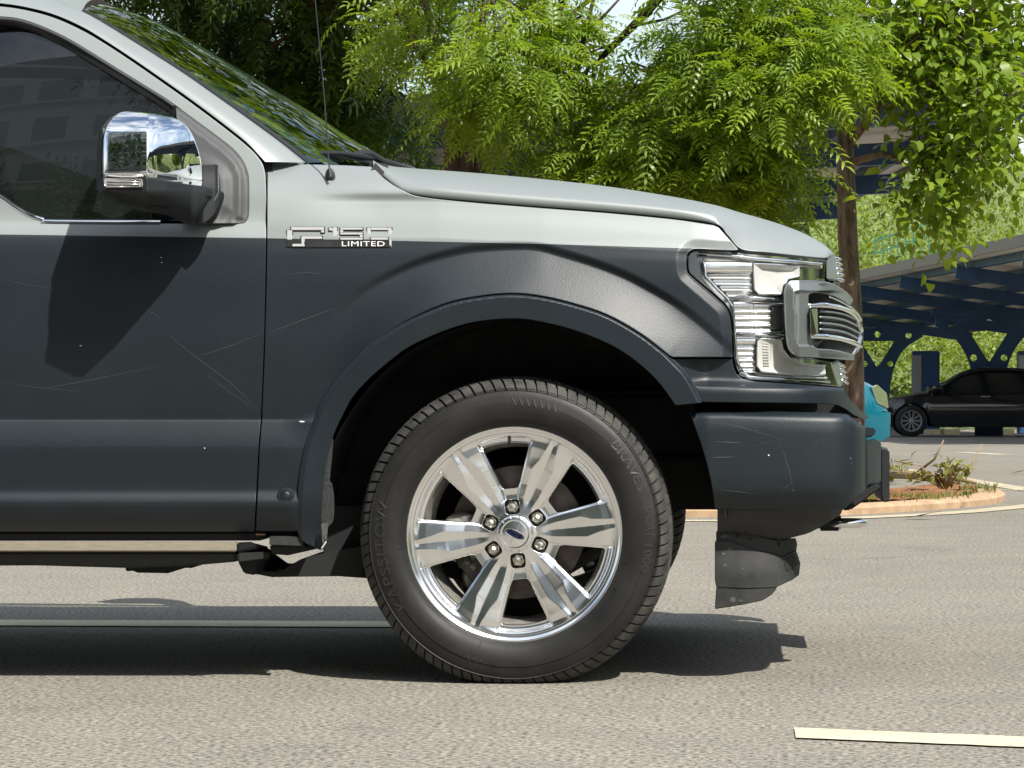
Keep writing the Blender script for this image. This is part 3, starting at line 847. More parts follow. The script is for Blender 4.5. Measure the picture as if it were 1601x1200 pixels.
m = MB(); m.loft([lipa] + rows + [lipb])
pillar = m.build('roof_pillar', M['silver'], truck, angle=60)
near_edge = rows[-1]

# ---- windscreen and roof
ib = [i for i in range(len(PB_s)) if PB_s[i, 0] >= 128]
Bn = near_edge[ib]
CC = cr([(185, 13), (215, 22), (253, 37), (300, 62.5), (333, 82.5), (400, 122.5), (450, 152.5), (490, 177), (540, 210), (577, 233), (622, 264)], 4)
tt = np.linspace(0, 1, len(Bn)); CCa = np.array(CC); cs = np.linspace(0, 1, len(CCa))
Cc = W(np.interp(tt, cs, CCa[:, 0]), np.interp(tt, cs, CCa[:, 1]), np.ones(len(tt)))
rows = []
for t in np.linspace(0, 1, 15):
    e = 1 - (1 - t) ** 1.55
    P = Bn + (Cc - Bn) * np.array([e, t, e]); rows.append(P)
full = rows + [np.stack([r[:, 0], 2 - r[:, 1], r[:, 2]], 1) for r in rows[-2::-1]]
m = MB(); m.loft(full)
wind = m.build('windscreen', M['glass_front'], truck, angle=180)
# black glass edge and pillar moulding
m = MB(); inn = Bn + (Cc - Bn) * np.array([.06, .028, .06]); m.loft([Bn + np.array([0, -.004, .001]), Bn * .5 + inn * .5 + np.array([0, -.004, .003]), inn + np.array([0, .0, .003])])
m.build('windscreen_moulding', M['seal'], wind, angle=60)
# roof skin
ir = [i for i in range(len(PB_s)) if PB_s[i, 0] <= 130]
Rn = near_edge[ir]
top_c = Cc[0]
rows = []
for t in np.linspace(0, 1, 9):
    e = 1 - (1 - t) ** 2.2
    P = Rn.copy(); P[:, 1] = Rn[:, 1] + (1 - Rn[:, 1]) * t
    rise = (top_c[2] - Bn[0][2]) + np.clip((Rn[-1, 0] - Rn[:, 0]) / 0.8, 0, 1) * .05 - np.maximum(0, Rn[:, 2] - Rn[-1, 2]) * .6
    P[:, 2] = Rn[:, 2] + rise * e
    P[:, 0] = Rn[:, 0] + (top_c[0] - Bn[0][0]) * e * np.clip(1 - (Rn[-1, 0] - Rn[:, 0]) / 1.0, 0, 1)
    rows.append(P)
full = rows + [np.stack([r[:, 0], 2 - r[:, 1], r[:, 2]], 1) for r in rows[-2::-1]]
m = MB(); m.loft(full); roof = m.build('roof', M['silver'], truck, angle=180)

# ---- bonnet
L = [(583, 260, .13), (614, 287, .075), (650, 303.5, .052), (750, 314, .0475), (850, 322, .0475), (950, 329.5, .0475), (1050, 339, .047), (1118, 349, .046),
     (1138, 367, .046), (1159, 389, .05), (1200, 394, .075), (1250, 399.5, .14), (1288, 403, .25), (1298, 400, .38), (1304, 402, .6)]
Mm = [(590, 261.5, .42), (640, 264, .42), (690, 267, .42), (760, 272.5, .42), (850, 281, .42), (950, 292.5, .42), (1050, 308.5, .42), (1125, 323.5, .42),
      (1155, 331.5, .42), (1185, 339.5, .43), (1225, 352, .45), (1260, 366, .48), (1288, 382.5, .52), (1300, 393, .6), (1306, 401, .7)]
La, Ma = np.array(cr(L, 5)), np.array(cr(Mm, 5))
# keep the two sharp turns of the shut line
Lp = W(La[:, 0], La[:, 1], La[:, 2]); Mp = W(Ma[:, 0], Ma[:, 1], Ma[:, 2])
Cp = Mp.copy(); Cp[:, 1] = 1.0; Cp[:, 2] += .012; Cp[:, 0] += np.linspace(.02, .0, len(Cp))
gro = sst(610, 690, La[:, 0]) * (1 - sst(1060, 1150, La[:, 0]))
rows = [Lp + np.array([0, .03, -.004]), Lp + np.array([0, .003, -.0005])]
und = Lp.copy(); und[:, 2] += .017 * np.where(La[:, 0] < 1125, 1, .4); und[:, 1] += .002 - .005 * gro + .008 * (1 - gro)
rows.append(Lp); rows.append(Lp * .5 + und * .5 + np.array([0, .001, 0])); rows.append(und)
ctl = und * .45 + Mp * .55; ctl[:, 1] = und[:, 1] + .085; ctl[:, 2] = und[:, 2] * .12 + Mp[:, 2] * .88
for t in np.linspace(0, 1, 13)[1:]:
    rows.append((1 - t) ** 2 * und + 2 * t * (1 - t) * ctl + t * t * Mp)
for t in np.linspace(0, 1, 7)[1:]:
    P = Mp + (Cp - Mp) * t
    P[:, 2] += .010 * math.exp(-((t - .35) / .16) ** 2) * 0.6
    rows.append(P)
full = rows + [np.stack([r[:, 0], 2 - r[:, 1], r[:, 2]], 1) for r in rows[-2::-1]]
m = MB(); m.loft(full); bonnet = m.build('bonnet', M['silver'], truck, angle=180)

# cowl panel below the windscreen
m = MB(); c0 = W(482, 256, .16); c1 = W(590, 266, .45)
m.loft([[(c0[0], .16, c0[2] - .012), (c0[0] + .03, .3, c0[2] - .0), (-.42, .7, 1.345), (-.40, 1.0, 1.355), (-.42, 1.3, 1.345), (c0[0] + .03, 1.7, c0[2]), (c0[0], 1.84, c0[2] - .012)],
        [(-.36, .13, 1.29), (-.33, .3, 1.312), (-.30, .7, 1.32), (-.28, 1.0, 1.325), (-.30, 1.3, 1.32), (-.33, 1.7, 1.312), (-.36, 1.87, 1.29)]])
m.build('cowl', M['plastic'], truck, angle=60)

# ---- wipers
def wiper(name, pts, rad, parent=truck):
    mm = MB(); mm.tube([W(*p) for p in pts], rad, 8); return mm.build(name, M['seal'], parent)
wiper('wiper_arm', [(648, 264, .60), (600, 251, .56), (580, 240, .52), (563, 239, .50), (545, 246, .46)], [.006, .008, .010, .009, .006])
wiper('wiper_blade', [(484, 243, .30), (500, 239.5, .33), (530, 239.5, .40), (565, 243.5, .48), (585, 247, .53)], [.006, .007, .007, .008, .005])
m = MB(); m.loft([[W(u, v, y) for (u, v, y) in r] for r in (((487, 236, .30), (520, 235, .38), (560, 240, .48), (590, 248, .55)), ((484, 243, .29), (520, 242, .37), (560, 247, .47), (600, 257, .56)),
                                                      ((486, 249, .30), (520, 247, .38), (560, 252, .48), (612, 262, .57)))])
m.build('wiper_spoiler', M['plastic'], truck, angle=50)

# ---- antenna
m = MB(); pts = [W(517, 276, .05), W(515, 262, .055), W(513, 240, .06), W(507, 150, .065), (0, 0, 0)]
pts[-1] = W(489, -40, .075)
m.tube(pts, [.0035, .0024, .002, .0018, .0015], 7)
ant = m.build('antenna', M['seal'], truck)
m = MB()
ctr = W(516.5, 277, fender_y(516.5, 277))
rowsb = []
for t, s in ((-.002, 1.0), (-.008, .92), (-.013, .6), (-.014, .05)):
    rowsb.append([(ctr[0] + .0135 * s * math.cos(a), ctr[1] + t - .006 * math.sin(a), ctr[2] + .024 * s * math.sin(a)) for a in np.linspace(0, 2 * math.pi, 20, endpoint=False)])
m.loft(rowsb, close=True); m.build('antenna_base', M['grain'], ant, angle=60)

# ---- badge
def bx(u, v):                                  # badge drawing units -> photo
    return 430 + u / 7.624, 340 + v / 7.624
badge = panel('badge', [bx(*p) for p in ((140, 262), (360, 262), (700, 262), (1380, 262), (1385, 350), (360, 352), (345, 345), (140, 345))], lambda u, v: fender_y(u, v) - .0028, M['seal'], fender, step=20, lip=.004, rnd=.3, drop=.0008)
def bar(name, rect, h, material, slant=0.0):
    (u0, v0, u1, v1) = rect
    q = [(u0, v0), (u1, v0), (u1 - slant, v1), (u0 - slant, v1)]
    P = [bx(*p) for p in q]
    yb_ = float(fender_y(*P[0]))
    mm = MB(); f = [W(p[0], p[1], yb_ - h) for p in P]; bk = [W(p[0], p[1], yb_ + .002) for p in P]
    mm.hexa(f + bk)
    return mm.build(name, material, badge, bevel=.0006, seg=1)
H = .0065
for nm, rects in (('letter_f', [(140, 150, 205, 345), (190, 112, 585, 150), (205, 312, 352, 345), (312, 226, 352, 345), (312, 222, 560, 256), (548, 150, 585, 180)]),
                  ('digit', [(685, 112, 740, 266), (640, 122, 685, 156)]),
                  ('digit', [(775, 118, 1045, 146), (775, 146, 812, 178), (775, 178, 1045, 204), (1008, 204, 1045, 240), (775, 240, 1045, 266)]),
                  ('digit', [(1095, 118, 1140, 266), (1140, 118, 1345, 150), (1140, 236, 1345, 266), (1345, 118, 1390, 266)])):
    ms = MB()
    for r_ in rects:
        P = [bx(r_[0] - 6, r_[1] - 4), bx(r_[2] + 11, r_[1] - 4), bx(r_[2] + 11, r_[3] + 11), bx(r_[0] - 6, r_[3] + 11)]
        yb_ = float(fender_y(*P[0])) + random.uniform(-.0004, .0004)
        ms.hexa([W(p[0], p[1], yb_ - .0032) for p in P] + [W(p[0], p[1], yb_ + .003) for p in P])
    ms.build('letter_shade', M['seal'], badge)  # dark offset backing stands in for shade around the raised letters
    mm = MB()
    for r_ in rects:
        P = [bx(r_[0], r_[1]), bx(r_[2], r_[1]), bx(r_[2], r_[3]), bx(r_[0], r_[3])]
        yb_ = float(fender_y(*P[0])) + random.uniform(-.0006, .0006)
        mm.hexa([W(p[0], p[1], yb_ - H) for p in P] + [W(p[0], p[1], yb_ + .003) for p in P])
    mm.build(nm, M['badge'], badge, bevel=.0012, seg=2)
bar('plate_edge', (1362, 262, 1388, 355), .0055, M['badge'])
for k in range(3): bar('plate_line', (380, 290 + k * 20, 685, 296 + k * 20), .0034, M['grain'])
Vt, Ft = text_mesh('LIMITED', 1.0, 0.02, 1.08, 0.0)
sx = (1305 - 795) / (Vt[:, 0].max() - Vt[:, 0].min()); sy = 58 / (Vt[:, 1].max() - Vt[:, 1].min())
uu, vv_ = bx(1050 + Vt[:, 0] * sx, 313 - Vt[:, 1] * sy)
mesh_obj('lettering', W(uu, vv_, fender_y(uu, vv_) - .0034 - Vt[:, 2] * .01), Ft, M['white_print'], badge, smooth=False)

# ---- bumper cover below the headlight
front_sweep = pch([1050, 1150, 1200, 1250, 1290, 1310, 1330, 1345, 1353, 1358], [0, .002, .014, .045, .115, .19, .33, .55, .8, 1.0])
cov_p = pch([556, 575, 588, 594, 599, 604, 612, 628, 640, 656], [.024, .024, .023, .018, .004, -.010, -.013, -.012, -.011, -.010])
def cover_y(u, v):
    u = np.asarray(u, float); v = np.asarray(v, float)
    k = sst(1055, 1110, u)
    d = np.interp(u, [1050, 1300, 1358], [0, 6, 10])
    return cov_p(v - d) * k + (-.012) * (1 - k) + front_sweep(u)
out = [(1055, 561.5), (1143.5, 561.5), (1146, 575), (1150, 585), (1160, 592.5), (1183, 597.5), (1240, 601.5), (1296, 606), (1319, 607.5), (1329, 626), (1345, 643), (1357, 652),
       (1350, 654), (1336, 648), (1322, 638), (1311, 632.5), (1298, 630), (1240, 628.5), (1100, 627), (1090, 608), (1076, 585)]
cover = panel('bumper_cover', out, cover_y, M['vinyl'], truck, step=3, lip=.05)

# ---- lower bumper
bump_sweep = pch([1150, 1200, 1250, 1300, 1330, 1345, 1353, 1356], [0, .001, .005, .016, .045, .095, .17, .24])
bmp_p = pch([640, 644, 648, 655, 675, 740, 765, 785, 800], [.03, .012, -.004, -.010, -.014, -.012, -.006, .012, .03])
def bumper_y(u, v):
    u = np.asarray(u, float); v = np.asarray(v, float)
    top = np.interp(u, [1079, 1140, 1318, 1330, 1343, 1353], [0, 0, 5, 9, 19, 25])
    return bmp_p(v - top * (1 - sst(660, 760, v))) + bump_sweep(u) + .006 * sst(1110, 1079, u)
out = cr([(1080, 645), (1084, 643.5), (1140, 643), (1240, 645), (1315, 647.5), (1330, 653), (1342, 662.5), (1353, 668)], 3) + [(1353, 764), (1338, 778), (1318, 795.5), (1190, 795.5), (1119, 795.5)] + \
      cr([(1119, 795.5), (1115, 764), (1109, 735), (1100, 702), (1089, 670), (1080, 647)], 3)[1:-1]
bumper = panel('front_bumper', out, bumper_y, M['vinyl'], truck, step=6, cv=[644, 648, 655], lip=.10)
for pts, w in ((((1100, 660), (1150, 665), (1200, 680), (1232, 689)), .7), (((1217, 688), (1228, 715), (1236, 745), (1240, 768)), .8), (((1216, 775), (1230, 760), (1239, 752)), .7),
               (((1168, 654), (1185, 657), (1215, 657)), .6), (((1170, 700), (1195, 692), (1215, 690)), .5), (((1120, 664), (1160, 669), (1195, 675)), .5)):
    ribbon_on('scratch', pts, bumper_y, w, M['scratch'], bumper)
for (u, v, w, h) in ((1202, 711, 3.0, 2.6), (1276, 691, 1.4, 1.8), (1240, 766, 1.5, 4.0), (1330, 716, 2.0, 3.5), (1332, 724, 1.5, 2.5)):
    ribbon_on('paint_chip', [(u - w / 2, v), (u + w / 2, v + .5)], bumper_y, h, M['chip'] if w > 2.4 else M['scuff'], bumper)
for pts in (((1112, 715), (1150, 714)), ((1125, 765), (1185, 772)), ((1118, 690), (1160, 692))):
    ribbon_on('scuff_mark', pts, bumper_y, 1.4, M['scratch'], bumper)
# front face of the bumper, seen end on: ledge, corner block, plate bracket
def px_box(name, pts_near, pts_far, material, parent, bevel=.004):
    mm = MB(); mm.hexa([W(*p) for p in pts_near] + [W(*p) for p in pts_far]); return mm.build(name, material, parent, bevel=bevel)
def span(name, poly, y0, y1, material, parent, bevel=.004):
    """Part of constant cross-section running across the truck from y0 to y1; poly in photo positions at y0."""
    P = [Vector(W(u, v, y0)) for u, v in poly]
    mm = MB(); mm.prism(P, (0, y1 - y0, 0)); return mm.build(name, material, parent, bevel=bevel)
span('bumper_ledge', [(1345, 667), (1356, 668), (1369, 669.5), (1370, 675), (1366, 682), (1345, 686)], .36, 1.64, M['vinyl'], bumper)
span('bumper_beam', [(1345, 683), (1356, 684), (1358, 760), (1340, 775), (1330, 775)], .30, 1.70, M['plastic'], bumper)
blk = px_box('corner_block', [(1352, 690, .30), (1367, 683, .40), (1367, 757, .40), (1352, 760, .30)], [(1350, 690, .55), (1378, 690, .52), (1378, 754, .52), (1350, 760, .55)], M['vinyl'], bumper)
mirror_copy(blk)
span('plate_bracket', [(1377, 702), (1390, 703), (1391, 708), (1391, 784), (1380, 785), (1377, 772)], .78, 1.22, M['plastic'], bumper)
span('plate_bolt', [(1378, 699), (1388, 700), (1388, 703), (1378, 703)], .80, 1.2, M['scuff'], bumper, .001)
span('lower_lip', [(1318, 798), (1338, 780), (1352, 765), (1377, 757), (1376, 764), (1362, 774), (1346, 786), (1330, 797)], .30, 1.70, M['black'], bumper)
m = MB(); m.box(Vector(W(1297, 816, .42)), (.06, .06, .045)); m.build('tow_hook_mount', M['black'], bumper, bevel=.006)
m = MB()
for th in (0,):
    c = Vector(W(1322, 817, .42)); ring = []
    for a_ in np.linspace(0, 2 * math.pi, 29): ring.append(c + Vector((.048 * math.cos(a_), .04 * math.sin(a_), 0)))
    m.tube(ring, .0115, 8, cap=False)
m.build('tow_hook', M['chrome_soft'], bumper, angle=180)

# ---- valance and air dam
dam_sweep = pch([1100, 1118, 1180, 1215, 1235, 1246, 1252], [0.10, .10, .105, .122, .150, .185, .225])
val_y = lambda u, v: np.interp(u, [1118, 1200, 1260, 1300, 1318], [.045, .055, .10, .19, .27]) + np.interp(v, [796, 820, 842], [0, .02, .06])
out = cr([(1123, 788), (1200, 788), (1260, 790), (1316, 796)], 3) + cr([(1313, 803.5), (1296, 814), (1268, 830), (1245, 837), (1226, 841)], 3) + [(1205, 840), (1180, 834), (1150, 829.5), (1123, 831)]
val = panel('valance', out, val_y, M['dusty'], truck, step=6, lip=.05)
fl_y = lambda u, v: dam_sweep(u) + .012 + np.interp(v, [828, 860], [0, -.006])
out = [(1121, 831), (1150, 830), (1180, 835), (1215, 846), (1243, 842), (1245, 850), (1243, 866), (1222, 876), (1210, 872), (1175, 864), (1145, 856), (1121, 856)]
flg = panel('dam_flange', out, fl_y, M['dusty'], val, step=6, lip=.02)
for (u, v, r_) in ((1153, 838, 3.5), (1173.5, 842, 2.0), (1217, 850, 4.2)):
    m = MB(); m.lathe([(0, -.002), (r_ / 615 * .7, -.002), (r_ / 615, 0), (r_ / 615, .004)], 10, W(u, v, float(fl_y(u, v)))); m.build('push_pin', M['black'], flg)
def dam_y(u, v):
    u = np.asarray(u, float); v = np.asarray(v, float)
    return dam_sweep(u) - .012 * sst(846, 900, v) + .012 * np.clip((1160 - u) / 40, 0, 1) * np.clip((v - 850) / 60, 0, 1)
out = [(1119, 846.5), (1143, 847), (1152, 851), (1185, 862), (1212, 867), (1224, 872), (1243, 862), (1250, 880), (1248, 898), (1238, 905), (1212, 917), (1170, 918.5), (1121, 917), (1119, 905)]
dam = panel('air_dam', out, dam_y, M['dusty'], truck, step=5, lip=.03)
panel('dam_slot', [(1225.5, 875), (1241, 866), (1248, 881), (1230, 893)], lambda u, v: dam_y(u, v) - .0025, M['black'], dam, step=4, lip=.006, rnd=.6, drop=.001)
out = [(1121, 919.5), (1170, 921), (1214, 918.5), (1206, 928), (1192, 937), (1160, 944), (1119, 950.5), (1120, 935)]
lipd = panel('dam_lip', out, lambda u, v: dam_y(u, 900 + 0 * np.asarray(v)) + .003, M['dusty'], dam, step=6, lip=.02)
for (u, v, w, h) in ((1146, 938, 10, 9), (1158, 939, 7, 5), (1134, 838, 16, 6), (1133, 884, 6, 5), (1131, 866, 5, 4), (1162, 889, 2, 4), (1141, 858, 8, 4)):
    ribbon_on('scuff_mark', [(u - w / 2, v + 1), (u, v - .5), (u + w / 2, v)], (lambda a_, b_: dam_y(a_, b_) + .003 - .0012) if v > 918 else (dam_y if v > 846 else fl_y), h, M['scuff'], lipd if v > 918 else (dam if v > 846 else flg))
span('dam_front', [(1236, 850), (1249, 870), (1250, 884), (1246, 899), (1226, 910), (1226, 856)], .235, 1.765, M['dusty'], dam)

# ---- headlight
HLo = cr([(1156, 394), (1120, 393), (1094, 391.5), (1083, 393.5), (1077.5, 399), (1076.5, 410), (1077.5, 422), (1082, 429), (1100, 444), (1123, 463.5), (1137, 477), (1144, 492), (1146.5, 512), (1147.5, 535), (1148.5, 558),
           (1153, 576), (1162, 587), (1180, 592.5), (1210, 595.5), (1250, 598), (1296, 601.5)], 3) + [(1315, 603), (1307, 582), (1298, 566), (1275, 562), (1254, 560.5)] + \
      cr([(1254, 560.5), (1238, 554), (1229.5, 542), (1226, 525), (1224.5, 500), (1223.5, 470), (1225, 450), (1232, 440), (1243, 436.5)], 3)[1:] + [(1288, 438), (1290, 407), (1240, 402), (1200, 398)]
lamp_y0 = lambda u, v: .022 + head_sweep(u) + .004 * 0
headlight = panel('headlight', HLo, lambda u, v: lamp_y0(u, v) + .075, M['chrome_soft'], truck, step=12, lip=.02)
panel('lens', HLo, lambda u, v: lamp_y0(u, v) - .004, M['lens'], headlight, step=8, lip=.01, rnd=.8)
# dark seal round the lamp
he = np.array(HEAD_EDGE); hin = np.array(HLo[:61])
# ribbed reflectors
def ribs(v, v0, pitch, amp): return -amp * np.abs(np.sin((np.asarray(v) - v0) * math.pi / pitch))
refl = [([(1101, 408), (1176, 409), (1176, 458), (1140, 464), (1128, 452), (1104, 430)], lambda u, v: lamp_y0(u, v) + .035 + np.where(np.asarray(v) < 430, -.020 * np.sqrt(np.clip(1 - ((np.asarray(v) - 417) / 14) ** 2, 0, 1)), ribs(v, 430, 9.5, .008))),
        ([(1147, 472), (1224, 474), (1224, 522), (1150, 518)], lambda u, v: lamp_y0(u, v) + .030 + ribs(v, 472, 10.5, .006)),
        ([(1151, 526), (1181, 527), (1181, 585), (1166, 584), (1155, 570)], lambda u, v: lamp_y0(u, v) + .034 + np.where(np.asarray(v) < 541, -.016 * np.sqrt(np.clip(1 - ((np.asarray(v) - 533) / 9) ** 2, 0, 1)), ribs(v, 541, 9.0, .007)))]
for o_, f_ in refl:
    panel('reflector', o_, f_, M['chrome_soft'], headlight, step=2.0, lip=.02, rnd=.6)
# side marker glass tone, bezels, projector boxes
def frame(name, poly, yf, w, material, parent):
    P = [Vector(W(u, v, float(yf(u, v)))) for u, v in poly]
    mm = MB(); mm.tube(P + [P[0]], w, 8, cap=False); return mm.build(name, material, parent, angle=180)
def cup(name, outer_, inner, yo, yi, material, parent):
    mm = MB()
    mm.loft([[W(u, v, float(lamp_y0(u, v)) + yo + .03) for u, v in outer_], [W(u, v, float(lamp_y0(u, v)) + yo) for u, v in outer_],
             [W(u, v, float(lamp_y0(u, v)) + yi) for u, v in inner]], close=True)
    k = len(inner); mm.f.append(tuple(2 * k + i for i in range(k)))
    return mm.build(name, material, parent, bevel=.0012)
up_o = [(1178, 412), (1220, 414), (1250, 417), (1250, 432), (1232, 436), (1224, 446), (1222, 460), (1186, 459), (1180, 452)]
up_i = [(1192, 420), (1218, 421), (1240, 423), (1238, 429), (1226, 432), (1216, 442), (1212, 452), (1195, 452), (1192, 446)]
cup('projector', up_o, up_i, .006, .022, M['lamp_white'], headlight)
lo_o = [(1184, 534), (1190, 529), (1221, 530), (1224, 546), (1234, 560), (1252, 568), (1290, 572), (1290, 585), (1240, 586), (1190, 580), (1184, 572)]
lo_i = [(1203, 540), (1206, 537), (1215, 538), (1217, 550), (1226, 564), (1248, 574), (1280, 577), (1280, 581), (1240, 581), (1206, 576), (1203, 570)]
cup('projector', lo_o, lo_i, .006, .020, M['lamp_white'], headlight)
for poly in (up_o, lo_o): frame('bezel', poly, lambda u, v: lamp_y0(u, v) + .012, .0028, M['chrome'], headlight)
m = MB()
for k in range(9): m.beam(W(1191 + k * .3, 536 + k * 4.3, lamp_y0(1191, 540) + .012), W(1201 + k * .2, 536.5 + k * 4.3, lamp_y0(1201, 540) + .018), .004, .0022)
m.build('lamp_fins', M['lamp_white'], headlight)
def lbar(name, pts, rad, material):
    mm = MB(); mm.tube([W(u, v, float(lamp_y0(u, v)) + dy) for u, v, dy in pts], rad, 8); return mm.build(name, material, headlight, angle=180)
lbar('light_bar', [(1092, 396, .012), (1150, 400, .012), (1178, 404, .012), (1240, 409, .012), (1284, 413, .012)], .0055, M['chrome'])
lbar('light_bar', [(1180, 410, .02), (1240, 414, .02), (1284, 418, .02)], .004, M['lamp_white'])
lbar('light_bar', [(1142, 467, .008), (1180, 465.5, .008), (1224, 470, .006)], .006, M['chrome'])
lbar('light_bar', [(1150, 522, .010), (1190, 523, .010), (1226, 526, .008)], .005, M['chrome'])
lbar('light_bar', [(1156, 583, .008), (1172, 590, .010), (1210, 592, .012), (1296, 597, .014)], .006, M['chrome'])
lbar('light_bar', [(1186, 586, .02), (1240, 589, .02), (1292, 591, .02)], .004, M['lamp_white'])
lbar('light_bar', [(1100, 404, .012), (1103, 431, .012), (1122, 452, .012), (1137, 466, .01), (1146, 480, .01), (1149, 520, .01), (1152, 560, .01), (1158, 578, .01)], .0035, M['chrome'])
lbar('lamp_divider', [(1177, 462, .004), (1178.5, 490, .002), (1179.5, 520, .002)], .0008, M['seal'])
px_box('marker_prism', [(1207, 480, .075), (1223, 478, .082), (1224, 514, .083), (1208, 513, .075)], [(1207, 480, .10), (1223, 478, .11), (1224, 514, .11), (1208, 513, .10)], M['grain'], headlight, .001)
hl2 = mirror_copy(headlight, truck)
for ch in list(headlight.children):
    c = ch.copy(); COL.objects.link(c); c.parent = hl2

# ---- grille
gsw = lambda u: np.interp(u, [1224, 1250, 1290, 1310, 1325, 1334, 1342, 1347], [.050, .062, .15, .29, .45, .60, .8, 1.0])
Cout = cr([(1236, 439.5), (1260, 439), (1289, 441), (1308, 447.5), (1325, 459), (1333, 469)], 3)
Cin = cr([(1328, 476.5), (1318, 469), (1303, 461), (1286, 457), (1272, 456)], 3)
C2 = cr([(1278, 546), (1300, 547.5), (1320, 551.5), (1335, 556)], 3)
C3 = cr([(1335, 562), (1320, 561), (1290, 558.5), (1250, 556.5)], 3)
Call = Cout + Cin + cr([(1272, 456), (1265, 458.5), (1262.5, 466), (1264, 500), (1267, 530), (1270.5, 541), (1278, 546)], 3)[1:-1] + C2 + C3 + \
       cr([(1250, 556.5), (1240, 552.5), (1233, 543), (1229.5, 525), (1227.5, 490), (1226.5, 460), (1229, 446), (1236, 439.5)], 3)[1:-1]
Couter = cr([(1333, 469), (1325, 459), (1308, 447.5), (1289, 441), (1260, 439), (1236, 439.5), (1229, 446), (1226.5, 460), (1227.5, 490), (1229.5, 525), (1233, 543), (1240, 552.5), (1250, 556.5), (1290, 558.5), (1335, 562)], 3)
def brk_y(u, v):
    d = seg_dist(u, v, Couter)
    return gsw(u) - .018 - .014 * np.clip(d / 15, 0, 1) + .012 * np.clip((d - 15.5) / 1.5, 0, 1)
grille = panel('grille', Call, brk_y, M['bracket'], truck, step=3, lip=.05)
g2 = mirror_copy(grille, grille)
back_out = [(1255, 450), (1290, 448), (1310, 455), (1330, 468), (1341, 490), (1344, 520), (1340, 548), (1334, 556), (1300, 552), (1262, 549)]
bk = panel('grille_back', back_out, lambda u, v: gsw(u) + .05, M['black'], grille, step=5, lip=0)
mirror_copy(bk)
def gtube(name, pts, rad, material, n=8, off=0.0):
    uu = np.linspace(0, 1, len(cr(pts, 6))); C = np.array(cr(pts, 6))
    P = W(C[:, 0], C[:, 1], gsw(C[:, 0]) + off)
    P = np.vstack([P, np.stack([P[::-1, 0], 2 - P[::-1, 1], P[::-1, 2]], 1)])
    mm = MB(); mm.tube(P, rad, n); return mm.build(name, material, grille, angle=180)
gtube('grille_bar', [(1263, 478), (1285, 476.5), (1310, 480), (1328, 487), (1338, 496), (1344, 508), (1346.5, 516)], .0075, M['chrome'])
gtube('grille_bar', [(1265, 525), (1290, 526), (1312, 529), (1330, 534), (1340, 538), (1346.5, 540)], .0075, M['chrome'])
for k, v in enumerate((486.5, 495.5, 505, 514.5)):
    gtube('grille_bar', [(1281, v), (1300, v + 1.2), (1320, v + 5), (1334, v + 11), (1345, v + 17)], .0032, M['bracket'], off=.014)
gtube('grille_bar', [(1296, 463), (1312, 470), (1326, 478), (1340, 490), (1346, 500)], .004, M['chrome_soft'], off=.02)
px_box('grille_post', [(1266, 480, .052), (1278, 480, .058), (1279, 524, .058), (1268, 524, .052)], [(1266, 480, .12), (1278, 480, .12), (1279, 524, .12), (1268, 524, .12)], M['chrome'], grille, .004)
# upright rounded ends that bulge towards the nose
m = MB(); P = [W(u, v, y) for u, v, y in ((1326, 483, .62), (1336, 495, .74), (1341, 512, .82), (1341.5, 528, .82), (1338, 544, .76), (1331, 555, .64))]
m.tube(P, [.006, .011, .013, .013, .011, .006], 10); m.build('grille_end', M['chrome_soft'], grille, angle=180)
# upper grille edge beside the bonnet and the small lower vents
px_box('upper_trim', [(1292, 405, .24), (1305, 395, .42), (1311, 440, .42), (1292, 437, .24)], [(1292, 405, .34), (1306, 398, .75), (1312, 442, .75), (1292, 437, .34)], M['bracket'], grille, .004)
m = MB()
for k in range(5): m.tube([W(1304 + min(k, 3) * 1.6, 404 + k * 8.2, .45), W(1310 + min(k, 3) * 1.6, 405 + k * 8.2, .72), W(1313 + min(k, 3) * 1.5, 405.5 + k * 8.2, 1.0)], .0065, 7)
m.build('grille_mesh', M['chrome_soft'], grille, angle=180)
span('upper_grille_back', [(1291, 408), (1301, 408), (1306, 440), (1291, 440)], .45, 1.55, M['black'], grille)
px_box('lower_trim', [(1297, 567, .24), (1310, 562, .30), (1317, 601, .36), (1309, 603, .30)], [(1297, 567, .40), (1312, 562, .5), (1322, 601, .55), (1309, 603, .45)], M['bracket'], grille, .003)
m = MB()
for k in range(4): m.tube([W(1311 + k * 1.6, 569 + k * 8.5, .36), W(1316 + k * 1.6, 571 + k * 8.5, .5), W(1320 + k * 1.6, 573 + k * 8.5, 1.0)], .0055, 7)
m.build('lower_vent', M['chrome_soft'], grille, angle=180)
span('lower_grille_back', [(1296, 562), (1309, 562), (1318, 604), (1330, 632), (1300, 632)], .45, 1.55, M['black'], grille)

g_ = np.array([(400, 826)] + GAPs[:-8]); g_ = g_[::2]
a_, b_ = g_ + np.array([-12, 0]), g_ + np.array([14, 0])
m = MB(); m.loft([W(a_[:, 0], a_[:, 1], door_prof(a_[:, 1]) + .032), W(b_[:, 0], b_[:, 1], door_prof(a_[:, 1]) + .032)]); m.build('door_gap_filler', M['black'], truck)  # black strip added behind the door gap to stop light leaking through
g_ = np.array(GAPs[-60:]); a_, b_ = g_ + np.array([-10, 12]), g_ + np.array([12, -14])
m = MB(); m.loft([W(a_[:, 0], a_[:, 1], door_prof(g_[:, 1]) + .035), W(b_[:, 0], b_[:, 1], door_prof(g_[:, 1]) + .045)]); m.build('roof_gap_filler', M['black'], truck)  # black strip added to block light in the gap above the door
g_ = np.array(cr(SEAM + [(1124, 356), (1156, 391)], 3))
m = MB(); m.loft([W(g_[:, 0] - 6, g_[:, 1] + 10, .095), W(g_[:, 0] + 4, g_[:, 1] - 6, .105)]); m.build('bonnet_gap_filler', M['black'], truck)  # black strip added under the bonnet seam to keep it dark

